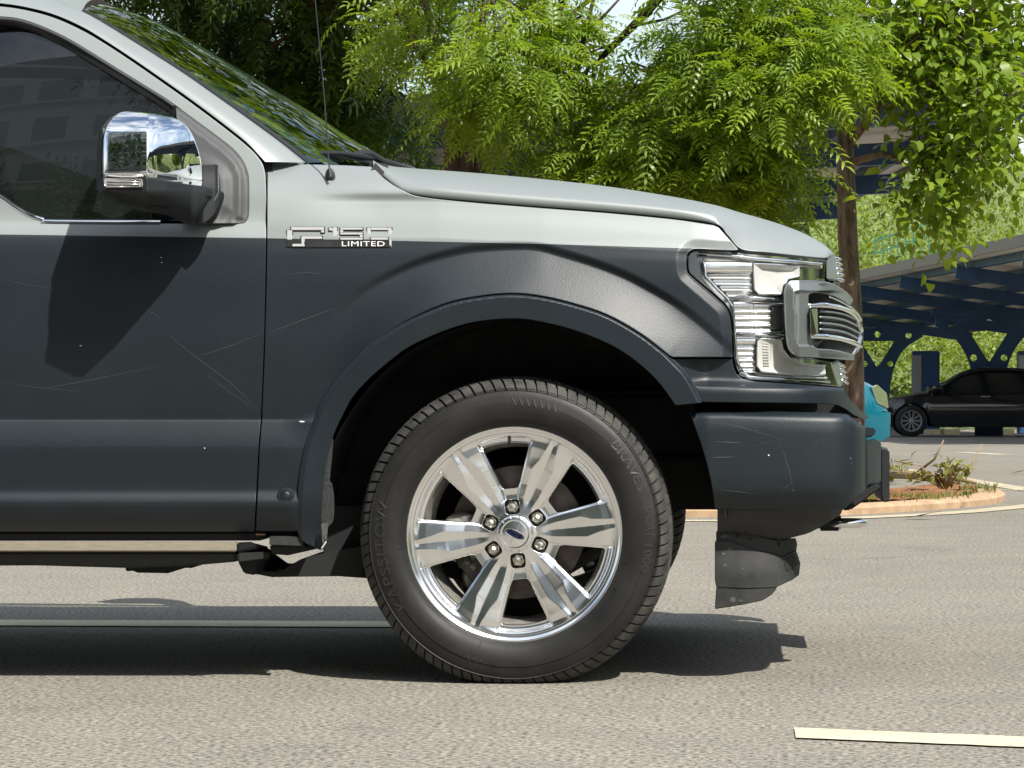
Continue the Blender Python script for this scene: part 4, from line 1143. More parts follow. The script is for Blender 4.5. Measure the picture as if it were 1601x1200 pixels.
px_box('cowl_gap_filler', [(576, 252, .17), (606, 258, .17), (612, 276, .13), (584, 268, .14)], [(576, 252, .34), (606, 256, .34), (612, 272, .30), (584, 268, .30)], M['black'], truck, .002)  # black block added to darken the notch at the bonnet's rear corner

# ---- door mirror
mirror = empty('mirror', W(250, 340, -.1)); mirror.parent = truck
def local(o):                                   # meshes are built in truck space; hang them on the mirror's origin
    o.location = tuple(-c for c in mirror.location); return o
plan = pch([150, 158, 164, 176, 222, 229, 236, 262, 300, 318, 330], [-.20, -.262, -.278, -.287, -.303, -.303, -.297, -.255, -.165, -.105, -.06])
def cap_y(u, v):
    u = np.asarray(u, float); v = np.asarray(v, float)
    k = np.clip((208 - v) / 34.0, 0, 1.1)
    return plan(u) + 5.5e-6 * (v - 252) ** 2 + .060 * k ** 2.2
capo = cr([(161, 270), (161, 240), (164, 210), (172, 191), (186, 178.5), (200, 175.5), (228, 177.5), (258, 182), (277, 187.5), (291, 198.5), (302, 216), (310, 240), (314, 262), (315.5, 281)], 3) + [(290, 277.5), (262, 273), (229, 269), (195, 269)]
local(panel('mirror_cap', capo, cap_y, M['chrome'], mirror, step=3.0, lip=.10, rnd=1.5, drop=.004))
lipo = [(161.5, 271.5), (195, 270.5), (229, 270.5), (262, 274.5), (290, 279), (316, 283), (315, 290), (290, 287), (262, 282), (229, 277), (195, 276.5), (162, 277.5)]
local(panel('cap_skirt', lipo, lambda u, v: plan(u) - .004 + .012 * np.clip((np.asarray(v) - 271) / 10, 0, 1), M['chrome'], mirror, step=4, lip=.03, rnd=.8))
houo = cr([(156, 278.5), (195, 278), (229, 278.5), (262, 283.5), (290, 288.5), (318, 293)], 3) + cr([(318, 293), (340, 298), (349, 303), (346, 318), (336, 334), (322, 345), (300, 350)], 3)[1:] + \
       cr([(300, 350), (286, 346), (262, 335), (240, 331), (215, 327.5), (190, 318), (168, 307), (157, 301.5)], 3)[1:]
def hou_y(u, v):
    u = np.asarray(u, float); v = np.asarray(v, float)
    p2 = np.interp(u, [150, 158, 164, 229, 262, 300, 325, 350], [-.21, -.265, -.283, -.306, -.262, -.175, -.09, -.015])
    low = np.interp(u, [157, 190, 240, 300, 350], [300, 318, 331, 350, 350])
    k = np.clip((v - 297) / np.maximum(low - 297, 6), 0, 1)
    return p2 + .075 * k ** 1.6
local(panel('mirror_housing', houo, hou_y, M['plastic'], mirror, step=4, lip=.11, rnd=1.5, drop=.004))
armo = cr([(314, 258), (336, 257.5), (340, 262), (342, 282), (343, 300), (336, 330), (318, 348), (300, 349)], 3) + [(306, 320), (314, 296)]
local(panel('mirror_arm', armo, lambda u, v: np.interp(u, [300, 318, 336, 343], [-.06, -.075, -.062, -.035]) - .006 * sst(262, 300, v), M['plastic'], mirror, step=5, lip=.09))
local(panel('mirror_rear', cr([(152.5, 296), (152.5, 268), (154, 230), (158, 206), (168, 190), (180, 180), (190, 177)], 3) + [(186, 200), (172, 240), (166, 296)], lambda u, v: np.interp(u, [150, 160, 190], [-.225, -.25, -.20]) + .05 * np.clip((214 - np.asarray(v)) / 40, 0, 1) ** 2, M['plastic'], mirror, step=5, lip=.14))
sig = [(163, 279.5), (221, 280.5), (222.5, 291.5), (166, 292), (163.5, 289)]
so = local(panel('turn_signal', sig, lambda u, v: hou_y(u, 285 + 0 * np.asarray(v)) - .006, M['amber'], mirror, step=4, lip=.008, rnd=1.2))
P = [Vector(W(u, v, float(hou_y(u, 285)) - .0065)) for u, v in sig]
m = MB(); m.tube(P + [P[0]], .0016, 6, cap=False); local(m.build('signal_frame', M['chrome_soft'], mirror, angle=180))
m = MB()
for v_ in (283.5, 287.5): m.tube([W(168, v_, float(hou_y(168, 285)) - .007), W(218, v_ + .5, float(hou_y(218, 285)) - .007)], .0011, 6)
local(m.build('signal_bars', M['chrome_soft'], mirror, angle=180))
m = MB(); m.hexa([W(310, 296, -.128), (W(333, 301, -.075)), W(332, 307, -.076), W(310, 302, -.128), W(310, 296, -.10), W(333, 301, -.05), W(332, 307, -.05), W(310, 302, -.10)])
local(m.build('hinge_slot', M['black'], mirror))
m = MB(); m.tube([W(341, 262, -.052), W(341.5, 300, -.058), W(336, 312, -.066), (W(328, 324, -.072))], .0018, 6); local(m.build('hinge_edge', M['scuff'], mirror, angle=180))
m = MB(); pts = [W(u, v, float(hou_y(u, v)) - .001) for u, v in ((224, 323), (235, 321), (258, 322), (262, 325), (250, 327), (228, 326))]
m.prism(pts, (0, .006, 0)); local(m.build('puddle_lamp', M['darkpocket'], mirror))
mir2 = empty('mirror', (mirror.location[0], 2 - mirror.location[1], mirror.location[2])); mir2.parent = truck; mir2.scale = (1, -1, 1)
for ch in list(mirror.children):
    c = ch.copy(); COL.objects.link(c); c.parent = mir2

# ---- wheels
K = 1 / 615.0
AX = (-.005, 0.0, .381)
wheel = empty('wheel', AX); wheel.parent = truck
prof = [(.262, .060), (.268, .046), (.2725, .032), (.2775, .020), (.286, .0105), (.298, .0045), (.312, .0012), (.326, .0), (.3365, .0012), (.3385, .0035), (.352, .0065), (.361, .0095), (.3655, .0125), (.3675, .0115), (.3705, .0135),
        (.3735, .0185), (.3815, .0270), (.3885, .0365), (.3945, .0490), (.3985, .066), (.3998, .074), (.392, .0775), (.392, .0855), (.4015, .089), (.4035, .115), (.3955, .118), (.3955, .127), (.4042, .130), (.4045, .14)]
full = prof + [(r, .28 - y) for r, y in prof[-2::-1]]
fp = np.array(full)
tan = np.gradient(fp, axis=0); nrm = np.stack([-tan[:, 1], tan[:, 0]], 1); nrm /= np.linalg.norm(nrm, axis=1)[:, None] + 1e-9
mid_ = np.array([.33, .14])
sgn = np.sign(((fp - mid_) * nrm).sum(1)); nrm *= sgn[:, None]
tread_w = np.where(fp[:, 0] > .3725, 1.0, np.where(fp[:, 0] > .369, .45, 0.0))
NB = 88
cols = []
for k in range(NB):
    pit = 1.0
    for f, g in ((0.0, 0), (.40, 0), (.78, 0), (.80, 1), (.97, 1)):
        cols.append((2 * math.pi * (k + f) / NB, g))
V, F = [], []
mcount = len(fp)
for th, g in cols:
    dep = .0075 if g == 1 else .0022
    off = nrm * (tread_w * (1 if g else 0) * dep)[:, None]
    if g and g < 1: off = off * (fp[:, 0] > .379)[:, None]
    rr = fp[:, 0] - off[:, 0]; yy = fp[:, 1] - off[:, 1]
    slant = (np.minimum(fp[:, 1], .28 - fp[:, 1]) - .02) * .75
    a_ = th + slant * (fp[:, 0] > .365)
    x = rr * np.cos(a_); z = rr * np.sin(a_)
    # the contact patch is pressed flat and the side bulges there
    lim = -AX[2] + .003
    zc = np.maximum(z, lim)
    press = np.clip((-.29 - z) / .1, 0, 1) * np.exp(-(x / .12) ** 2)
    yb_ = yy + np.where(fp[:, 1] < .14, -1, 1) * press * .006
    V.append(np.stack([x, yb_, zc], 1))
V = np.vstack(V); nc = len(cols)
F = [(i * mcount + j, ((i + 1) % nc) * mcount + j, ((i + 1) % nc) * mcount + j + 1, i * mcount + j + 1) for i in range(nc) for j in range(mcount - 1)]
tyre = mesh_obj('tyre', V, F, M['rubber'], wheel, angle=28)
tyre.data.materials.append(M['tread'])
rad_ = np.hypot(V[:, 0], V[:, 2])
for p in tyre.data.polygons:
    if min(tread_w[i % mcount] for i in p.vertices) > .9: p.material_index = 1

def side_y(r): return np.interp(r, fp[:mcount // 2, 0], fp[:mcount // 2, 1])
def tyre_text(body, ang, width, height, r0, depth=.0011, sp=1.0):
    V_, F_ = text_mesh(body, 1.0, 0.5, sp, 0.01)
    s1 = width / (V_[:, 0].max() - V_[:, 0].min()); s2 = height / (V_[:, 1].max() - V_[:, 1].min())
    r = r0 + V_[:, 1] * s2; a_ = R(ang) - V_[:, 0] * s1 / r0
    y = side_y(r) - V_[:, 2] * 2 * depth
    mesh_obj('lettering', np.stack([r * np.cos(a_), y, r * np.sin(a_)], 1), F_, M['rubber2'], tyre, smooth=False)
tyre_text('KAPSSITOW', 190, .285, .028, .339, .0013, 1.1)
tyre_text('BRAVES', 31, .142, .024, .345, .0008)
tyre_text('SPORT', 5.5, .080, .021, .346, .0007)
tyre_text('1000', -9.5, .070, .021, .343, .0007)
tyre_text('OUTSIDE', 126.5, .102, .0105, .3645, .0010, 1.25)
tyre_text('110V', 158, .030, .007, .300, .0008)
for base_, cnt in ((82.5, 7), (264, 9)):
    for k in range(cnt):
        a0 = R(base_ + (k - cnt / 2) * 3.0)
        q = []
        for (dr, da) in ((.329, .012), (.349, -.022), (.349, -.007), (.329, .027)):
            q.append(((dr) * math.cos(a0 - da * 1), float(side_y(dr)) - .0016, dr * math.sin(a0 - da * 1)))
        m = MB(); m.prism(q, (0, .004, 0)); m.build('sidewall_slash', M['rubber2'], tyre, bevel=.0005, seg=1)
for ang in (140, 146, -14, -28, 187, 253, 316):
    m = MB(); a0 = R(ang); m.beam(((.286) * math.cos(a0), .0095, .286 * math.sin(a0)), (.298 * math.cos(a0), .0035, .298 * math.sin(a0)), .0012, .0012); m.build('mould_line', M['rubber2'], tyre)

# rim face with its openings and nut pockets
ROT = 96.0
def rim_map(a_, b_, h): return np.stack([np.asarray(a_, float), np.asarray(h, float) + 0 * np.asarray(a_), np.asarray(b_, float)], -1)
hwf = lambda r: np.interp(r, [60, 71, 146, 165], [9, 12, 38.5, 44])
def rim_h(a_, b_):
    a_ = np.asarray(a_, float); b_ = np.asarray(b_, float)
    r = np.hypot(a_, b_) / K; th = np.degrees(np.arctan2(b_, a_))
    ph = (th - (ROT + 30) + 30) % 60 - 30
    e = r * np.sin(np.radians(ph))
    emax = r * np.sin(np.radians(30) - np.arcsin(np.clip(hwf(r) / np.maximum(r, 1), 0, .49)))
    q = np.clip(np.abs(e) / np.maximum(emax, 1), 0, 1.6)
    qp = np.interp(r, [60, 106, 124, 150], [.50, .56, .32, .20])
    # slight left/right difference as each ridge steps at its own radius
    qp = np.where(e > 0, qp, np.interp(r, [60, 114, 131, 152], [.46, .50, .30, .16]))
    y0 = np.interp(r, [55, 80, 110, 140, 160], [.049, .046, .039, .034, .0335])
    inner = .0032 * (1 - np.clip(q / qp, 0, 1)) ** 1.0
    outer = .0058 * np.clip((q - qp) / np.maximum(1 - qp, .05), 0, 1.0) + .003 * np.clip((q - .88) / .12, 0, 1)
    spoke = y0 + np.where(q < qp, inner, outer)
    ring = np.interp(r, [140, 144, 149, 154, 159, 165], [.064, .058, .049, .0405, .0345, .0335])
    wr = np.clip((r - 140) / 14.0, 0, 1) * np.clip((q - .9) / .1, 0, 1)
    y = spoke * (1 - wr) + ring * wr
    y = y + (.0335 - y) * sst(150, 160, r) * (1 - .0)
    hub = np.interp(r, [0, 29, 34, 56, 66], [.046, .046, .0475, .0495, .0505])
    wh = 1 - sst(38, 64, r)
    return y * (1 - wh) + hub * wh
def rotp(pts, ang): c, s = math.cos(R(ang)), math.sin(R(ang)); return [((p[0] * c - p[1] * s) * K, (p[0] * s + p[1] * c) * K) for p in pts]
holes = []
for k in range(6):
    h_ = []
    for t in np.linspace(-1, 1, 9): h_.append((math.sqrt(144 ** 2 - (34 * t) ** 2) + .6, 34 * t))
    h_ += [(139, 36.8), (133, 36.0), (80, 16.5), (74, 13.6), (71.5, 11.0), (71, 7), (71, -7), (71.5, -11.0), (74, -13.6), (80, -16.5), (133, -36.0), (139, -36.8)]
    holes.append(rotp(h_, ROT + 60 * k))
    pk = [(42.5 + 12.6 * math.copysign(abs(math.cos(t)) ** .55, math.cos(t)), 12.6 * math.copysign(abs(math.sin(t)) ** .55, math.sin(t))) for t in np.linspace(0, 2 * math.pi, 24, endpoint=False)]
    holes.append(rotp(pk, ROT + 60 * k))
outc = [(160 * K * math.cos(t), 160 * K * math.sin(t)) for t in np.linspace(0, 2 * math.pi, 120, endpoint=False)]
rim = panel('rim', outc, rim_h, M['alu'], wheel, holes=holes, step=.0027, lip=.045, rnd=.0014, drop=.0022, to3=rim_map, eps=.0014)
m = MB(); m.lathe([(.2585, .0335), (.2625, .0338), (.2665, .0315), (.2705, .0262), (.2745, .0245), (.2772, .0265), (.2778, .031), (.2755, .036), (.268, .05)], 120)
m.build('rim_lip', M['alu'], rim, angle=60)
m = MB(); m.lathe([(.236, .058), (.2325, .075), (.224, .11), (.221, .18), (.226, .245), (.245, .26)], 72); m.build('rim_barrel', M['caliper'], rim, angle=60)
for k in range(6):
    a0 = R(ROT + 60 * k); c = (42.5 * K * math.cos(a0), 0, 42.5 * K * math.sin(a0))
    m = MB(); m.lathe([(0, .069), (.024, .069), (.024, .074)], 20, c); m.build('nut_pocket', M['darkpocket'], rim)
    m = MB(); m.lathe([(0, .0445), (.004, .0450), (.0085, .0470), (.0115, .0500), (.0125, .0545), (.0125, .066), (.0155, .067)], 6, c, a0=.3 * k)
    nb = m.build('lug_nut', M['nut'], rim, angle=25, bevel=.0012)
m = MB(); m.lathe([(0, .0385), (.030, .0388), (.0325, .0395), (.0335, .0412), (.0352, .0402), (.0385, .0405), (.0445, .0422), (.0475, .0450), (.0480, .052)], 48)
capc = m.build('hub_cap', M['alu'], rim, angle=40)
m = MB()
for k in range(12):
    a0 = R(15 + 30 * k); m.beam((.040 * math.cos(a0), .0405, .040 * math.sin(a0)), (.0465 * math.cos(a0), .0432, .0465 * math.sin(a0)), .004, .002)
m.build('cap_notches', M['alu'], capc)
TA = R(-24)
def cap_pt(x, z, y): c, s = math.cos(TA), math.sin(TA); return (x * c - z * s, y, x * s + z * c)
m = MB(); n_ = 40
m.prism([cap_pt(.0268 * math.cos(t), .0098 * math.sin(t), .0368) for t in np.linspace(0, 2 * math.pi, n_, endpoint=False)], (0, .003, 0)); m.build('oval_emblem', M['badge_blue'], capc)
ring = [cap_pt(.0262 * math.cos(t), .0092 * math.sin(t), .0366) for t in np.linspace(0, 2 * math.pi, 41)]
m = MB(); m.tube(ring, .0006, 5, cap=False); m.build('emblem_rim', M['chrome_soft'], capc)
V_, F_ = text_mesh('Ford', 1.0, .02, 1.0, .01)
s1 = .034 / (V_[:, 0].max() - V_[:, 0].min()); s2 = .0105 / (V_[:, 1].max() - V_[:, 1].min())
mesh_obj('lettering', [cap_pt(p[0] * s1 + p[1] * s2 * .25, p[1] * s2, .0363) for p in V_], F_, M['white_print'], capc, smooth=False)
for sg in (1, -1):
    m = MB(); m.beam(cap_pt(sg * .0005, sg * .0115, .0378), cap_pt(sg * .0005, sg * .0285, .0378), .0028, .0012, up=(0, 1, 0)); m.build('cap_bar', M['chrome_soft'], capc)
# valve stem
a0 = R(93.5); m = MB(); m.tube([(.2475 * math.cos(a0), .060, .2475 * math.sin(a0)), (.240 * math.cos(a0), .048, .240 * math.sin(a0)), (.2315 * math.cos(a0), .036, .2315 * math.sin(a0))], [.0055, .0045, .0032], 10)
m.build('valve_stem', M['darkpocket'], rim)
# brake
m = MB(); m.lathe([(.07, .115), (.095, .117), (.098, .135), (.172, .136), (.174, .139), (.174, .158), (.17, .16), (.1, .16)], 64); brake = m.build('brake_disc', M['disc'], wheel, angle=40)
m = MB(); rows = []
for ang in np.linspace(158, 212, 12):
    a0 = R(ang); e = 1 - abs((ang - 185) / 27) ** 4 * .25
    rows.append([(r * math.cos(a0), y, r * math.sin(a0)) for r, y in ((.110, .105), (.125, .088), (.165 * e, .085), (.192 * e, .10), (.195 * e, .17), (.12, .17))])
m.loft(rows, close=True, cap=True); cal = m.build('brake_caliper', M['caliper'], wheel, angle=40, bevel=.004)
m = MB(); m.tube([(-.155, .083, .022), (-.155, .078, -.008)], .019, 12); m.tube([(-.14, .084, -.055), (-.13, .084, -.085)], .02, 12)
m.build('caliper_piston', M['darkpocket'], cal, bevel=.002)
m = MB(); m.tube([(-.11, .15, -.08), (-.13, .16, -.115), (-.12, .17, -.14)], .02, 10); m.box((-.05, .19, -.05), (.12, .08, .22)); m.tube([(0, .2, -.14), (.02, .42, -.16)], .03, 10)
m.build('steering_knuckle', M['caliper'], wheel, bevel=.004)

def wheel_copy(loc, flip):
    w2 = wheel.copy(); COL.objects.link(w2); w2.location = loc; w2.scale = (1, -1 if flip else 1, 1); w2.parent = truck
    for ch in list(wheel.children):
        c = ch.copy(); COL.objects.link(c); c.parent = w2
        if ch.name.startswith(('rim', 'tyre')):
            for g in ch.children:
                if g.name.startswith(('rim_', 'hub_', 'lug', 'nut')):
                    d = g.copy(); COL.objects.link(d); d.parent = c
wheel_copy((AX[0], 2.0, AX[2]), True)
wheel_copy((-3.68, 0.0, AX[2]), False)
wheel_copy((-3.68, 2.0, AX[2]), True)

# ---- wheel wells, underbody, frame
def well(xc, name='wheel_well'):
    for side in (0, 1):
        m = MB(); rows = []
        for y in (.02, .06, .30, .56, .62):
            rr = {.02: .518, .06: .525, .30: .525, .56: .52, .62: .40}[y]
            rows.append([(xc + rr * math.cos(t) + (0.015 if y < .1 else 0), (y if side == 0 else 2 - y), .415 + rr * math.sin(t)) for t in np.linspace(R(1), R(181), 34)])
        rows.append([(xc + .02 * math.cos(t), (.63 if side == 0 else 1.37), .55 + .02 * math.sin(t)) for t in np.linspace(R(1), R(181), 34)])
        m.loft(rows); m.build(name, M['liner'], truck, angle=50)
well(.0)
well(-3.68)
# liner flap behind the near tyre, with a fuzzy edge
out = cr([(505, 838), (503, 810), (506, 760), (512, 715), (520, 686)], 3) + [(517, 720), (514, 752)] + cr([(518, 757), (521, 780), (520, 812), (513, 822)], 3)
panel('liner_felt', out, lambda u, v: .016 + 0 * np.asarray(u), mat('felt', (.03, .032, .032), .95, var=.6, vscale=120, bump=.9, bscale=400), truck, step=6, lip=.01)
out = [(545, 660), (560, 650), (590, 700), (585, 840), (560, 862), (514, 850), (522, 800), (530, 720)]
m = MB()
for (c, s) in (((-2.7, 1.0, .52), (4.3, 1.5, .16)), ((-3.3, 1.0, .40), (1.0, .5, .2)), ((.30, 1.0, .60), (.55, 1.0, .3)), ((.0, 1.0, .47), (.26, .95, .16)), ((-.3, 1.0, .62), (.5, .9, .3)), ((-3.68, 1.0, .42), (.12, 1.4, .12))):
    m.box(c, s)
under = m.build('underbody', M['black'], truck, bevel=.02)
for y in (.52, 1.48):
    m = MB(); m.beam((-4.6, y, .47), (-.55, y, .44), .09, .17); m.beam((-.55, y, .44), (-.1, y, .50), .09, .15); m.beam((-.1, y, .50), (.75, y, .50), .09, .14)
    m.build('frame_rail', M['black'], under, bevel=.01)
    m = MB(); s = 1 if y < 1 else -1
    m.tube([(-.42, y, .34), (-.16, y - s * .18, .28), (.02, y - s * .34, .24)], [.05, .04, .035], 10); m.tube([(.22, y, .36), (.1, y - s * .2, .29), (.02, y - s * .34, .24)], [.04, .035, .03], 10)
    m.build('control_arm', M['black'], under)
# skid and body mounts that show below the sill by the wheel
span('skid_plate', [(386, 872), (400, 884), (398, 896), (470, 898), (560, 900), (590, 900), (590, 842), (470, 862), (455, 870), (447, 884), (428, 889), (424, 880), (404, 884)][:3] + [(398, 897), (425, 902), (565, 900), (580, 850), (505, 866), (470, 874), (452, 884), (440, 893), (415, 893)], .22, .60, M['black'], under, .003)
span('body_mount', [(371, 862), (392, 862), (410, 872), (402, 880), (398, 899), (381, 896), (373, 880)], .10, .34, M['black'], under, .003)
span('hanger', [(195, 884), (260, 880), (300, 884), (262, 896), (214, 895), (208, 892), (197, 893)], .42, .60, M['black'], under, .002)
span('exhaust', [(0, 880), (120, 880), (300, 888), (300, 884), (120, 872), (0, 872)], .40, .56, M['black'], under, .002)
span('liner_gap_filler', [(506, 790), (585, 790), (590, 905), (520, 900), (505, 868)], .30, .60, M['black'], under, .003)  # black block added to keep the gap behind the tyre dark
# sill and step
span('sill', [(-2000, 838), (-2000, 832.5), (398, 833), (412, 838), (408, 845), (-2000, 847)], .055, .22, M['black'], truck, .003)
m = MB(); m.box(Vector(W(408, 835, .045)), (.028, .02, .009)); m.build('rust_patch', M['rust'], truck, bevel=.003)
span('sill_plate', [(421, 838), (468, 838), (474, 848), (474, 854), (421, 852)], .03, .10, M['dusty'], truck, .002)
span('sill_tail', [(421, 853), (480, 853), (495, 858), (450, 868), (425, 866)], .05, .16, M['black'], truck, .002)
step_ = span('running_board', [(-800, 862.5), (-800, 871), (-800, 885), (60, 884), (200, 888), (300, 884), (370, 878), (372, 862.5)], .045, .20, M['dusty'], truck, .006)
span('step_trim', [(-800, 846.5), (369.5, 847.5), (369.5, 862), (-800, 862)], .008, .05, M['step_alu'], step_, .003)
px_box('step_end', [(371, 847.5, .006), (392, 847, .03), (420, 852, .09), (371, 863, .006)], [(371, 847.5, .06), (392, 847, .10), (424, 868, .12), (371, 866, .06)], M['plastic'], step_, .004)
px_box('step_bracket', [(371, 864, .012), (424, 862, .07), (420, 874, .07), (372, 880, .012)], [(371, 864, .10), (424, 862, .12), (420, 874, .12), (372, 880, .10)], M['black'], step_, .004)

# ---- far side of the body, closing walls, cabin
for o_ in (fender, flare, door, rear_door, bed_side, pillar, cover, bumper, val, dam):
    mirror_copy(o_, truck)
m = MB(); m.box((-.02, 1.0, 1.03), (1.06, 1.70, .14)); m.build('bay_filler', M['black'], truck)  # black box added so no light shows through the bonnet gaps
m = MB(); m.box((-1.75, 1.0, .86), (2.15, 1.80, .46)); m.box((-2.82, 1.0, 1.2), (.04, 1.7, 1.1)); m.build('cab_floor', M['interior'], truck)
m = MB(); m.loft([[(-.50, y, 1.16), (-.62, y, 1.27), (-.80, y, 1.30), (-.95, y, 1.24), (-.98, y, 1.05)] for y in (.16, .5, 1.0, 1.5, 1.84)]); m.build('dashboard', M['interior'], truck)
for y in (.55, 1.45):
    m = MB()
    m.loft([[(-1.75 + .10 * math.cos(t) * s, y + .23 * math.sin(t) * s, z) for t in np.linspace(0, 2 * math.pi, 14, endpoint=False)] for z, s in ((.95, .9), (1.1, 1), (1.35, .95), (1.48, .7))], close=True, cap=True)
    m.loft([[(-1.80 + .06 * math.cos(t) * s, y + .12 * math.sin(t) * s, z) for t in np.linspace(0, 2 * math.pi, 12, endpoint=False)] for z, s in ((1.5, .7), (1.55, 1), (1.66, .9), (1.70, .5))], close=True, cap=True)
    m.build('seat', M['interior'], truck, angle=60)
m = MB(); m.tube([(-1.02 - .06 * math.sin(a_), 1.45 + .18 * math.cos(a_), 1.17 + .17 * math.sin(a_)) for a_ in np.linspace(0, 2 * math.pi, 25)], .014, 8, cap=False); m.build('steering_wheel', M['interior'], truck)
m = MB(); m.box((-4.0, 1.0, .80), (2.2, 1.85, .05)); m.box((-5.05, 1.0, .95), (.05, 1.9, .55)); m.box((-2.92, 1.0, .98), (.05, 1.85, .4)); m.build('cargo_bed', M['plastic'], truck)
# black cores added behind bumper, lamps and bonnet edge against light leaks
m = MB(); m.box((.67, 1.0, .60), (.20, 1.80, .26)); m.box((.78, 1.0, .60), (.16, 1.36, .24)); m.box((.62, 1.0, .90), (.14, 1.60, .30)); m.build('bumper_filler', M['black'], truck)
m = MB(); m.loft([[W(414, 240, .14), W(470, 246, .22)], [W(410, 262, .12), W(490, 262, .2)]]); m.build('pillar_base', M['silver'], truck)

# ================================================================== traffic island
isl = []
for u, v in ((1080, 808.5), (1200, 808), (1290, 806.5), (1380, 802), (1460, 797), (1530, 791), (1562, 786), (1572, 781), (1566, 776.5), (1545, 774)):
    isl.append(Vector((*ground_xy(u, v), 0)))
n0 = isl[0]
front = [Vector((-9.0, n0.y + .05, 0)), Vector((-4.0, n0.y + .05, 0)), Vector((-1.5, n0.y, 0))]
back = [Vector((2.0, n0.y + 4.1, 0)), Vector((.5, n0.y + 4.5, 0)), Vector((-2, n0.y + 4.6, 0)), Vector((-9, n0.y + 4.6, 0))]
ring = cr([tuple(p) for p in front + isl + back], 3)
ring = [Vector(p) for p in ring]
def inset(poly, d):
    n = len(poly); out = []
    for i in range(n):
        t = (poly[(i + 1) % n] - poly[i - 1]); t.z = 0; t.normalize(); out.append(poly[i] + Vector((-t.y, t.x, 0)) * d)
    return out
r1, r2 = inset(ring, .03), inset(ring, .20)
m = MB()
def zed(p, z): return (p.x, p.y, z)
rows = [[zed(p, -.01) for p in ring], [zed(p, .040) for p in ring], [zed(p, .062) for p in r1], [zed(p, .062) for p in r2], [zed(p, .03) for p in r2]]
m.loft(rows, close=True)
island_kerb = m.build('kerb', M['kerb'], None, angle=50); island_kerb['kind'] = 'structure'
r3 = inset(ring, .22)
bm = bmesh.new(); bm.faces.new([bm.verts.new((p.x, p.y, .085)) for p in r3])
me = bpy.data.meshes.new('soil_bed'); bm.to_mesh(me); bm.free(); me.materials.append(M['soil'])
P2, F2, _ = refine([(p.x, p.y) for p in r3], (), list(np.arange(-9, 3.2, .12)), list(np.arange(n0.y, n0.y + 5, .12)))
zz = [.062 + .05 * mnoise.noise(Vector((p[0] * 1.7, p[1] * 1.7, 0))) + .035 * mnoise.noise(Vector((p[0] * 6, p[1] * 6, 3))) for p in P2]
soil = mesh_obj('soil_bed', [(p[0], p[1], z) for p, z in zip(P2, zz)], F2, M['soil'], None, angle=180); soil['kind'] = 'structure'
# painted edge line in front of the kerb
edge = [ground_xy(u, v) for u, v in ((700, 814.5), (1080, 814.5), (1200, 813.5), (1300, 811.5), (1380, 808), (1460, 804), (1530, 799), (1600, 792), (1700, 781))]
edge = np.array(cr(edge, 5)); d = np.gradient(edge, axis=0); nn = np.stack([-d[:, 1], d[:, 0]], 1); nn /= np.linalg.norm(nn, axis=1)[:, None]
vs = [(p[0], p[1], .0045) for p in np.vstack([edge + nn * .11, edge - nn * .11])]; k = len(edge)
o = mesh_obj('painted_line', vs, [(i, i + 1, k + i + 1, k + i) for i in range(k - 1)], M['line_w'], smooth=False); o['kind'] = 'structure'

# ================================================================== vegetation
def leaf_shape(kind):
    """One leaf blade (x along, y across, z up): verts, quads."""
    if kind == 'sickle':
        xs = [0, .35, .70, 1.0]; ws = [.02, .13, .11, .0]; zs = [0, .05, .03, -.06]; ys = [0, .02, .06, .14]
    elif kind == 'oval':
        xs = [0, .28, .66, 1.0]; ws = [.02, .26, .24, .0]; zs = [0, .06, .03, -.10]; ys = [0, 0, 0, 0]
    V = []
    for x, w, z, y in zip(xs, ws, zs, ys):
        V += [(x, y - w, z + w * .25), (x, y + w, z + w * .25)]
    F = [(0, 2, 3, 1), (2, 4, 5, 3), (4, 6, 7, 5)]
    return np.array(V), np.array(F)

def compound(npair=6, length=.30, leaflet=.085, droop=.35):
    """A pinnate leaf: leaflets in pairs along a drooping stalk."""
    V0_, F0_ = leaf_shape('sickle'); V, F = [], []
    def stalk(t): return np.array([length * t, 0, .10 * length * math.sin(t * 2.2) - droop * length * t * t])
    items = []
    for k in range(npair):
        t = .22 + .70 * k / (npair - 1)
        s = leaflet * (1 - .35 * abs(t - .5) * 1.4)
        for sg in (-1, 1): items.append((t, sg * R(62 - 22 * t), s, sg))
    items.append((1.0, 0.0, leaflet * .8, 1))
    for t, an, s, sg in items:
        p = stalk(t); c, si = math.cos(an), math.sin(an)
        L_ = V0_ * np.array([s, s * sg, s]); L_[:, 2] -= .25 * L_[:, 0] ** 2 / s
        X = np.stack([L_[:, 0] * c - L_[:, 1] * si, L_[:, 0] * si + L_[:, 1] * c, L_[:, 2]], 1) + p
        F.append(F0_ + len(V) * len(V0_)); V.append(X)
    # stalk as a narrow blade
    st = [stalk(t) for t in (0, .35, .7, 1)]
    S = np.array([q + np.array([0, w, 0]) for q, w0 in zip(st, (.003, .0025, .002, .001)) for w in (-w0, w0)])
    V.append(S); F.append(F0_ + (len(V) - 1) * len(V0_))
    return np.vstack(V), np.vstack(F)

def spray(tmpl, P, D, scale, rngl, roll=0.7):
    """Copies of a leaf template at points P, pointing along D, as one array."""
    V0_, F0_ = tmpl; n = len(P)
    x = D / (np.linalg.norm(D, axis=1)[:, None] + 1e-9)
    up = np.array([0, 0, 1.0]) + rngl.normal(0, roll, (n, 3)) * .5
    y = np.cross(up, x); y /= np.linalg.norm(y, axis=1)[:, None] + 1e-9
    z = np.cross(x, y)
    Vl = V0_[None] * scale[:, None, None]
    V = P[:, None] + Vl[..., 0:1] * x[:, None] + Vl[..., 1:2] * y[:, None] + Vl[..., 2:3] * z[:, None]
    F = F0_[None] + (np.arange(n) * len(V0_))[:, None, None]
    return V.reshape(-1, 3), F.reshape(-1, F0_.shape[1])

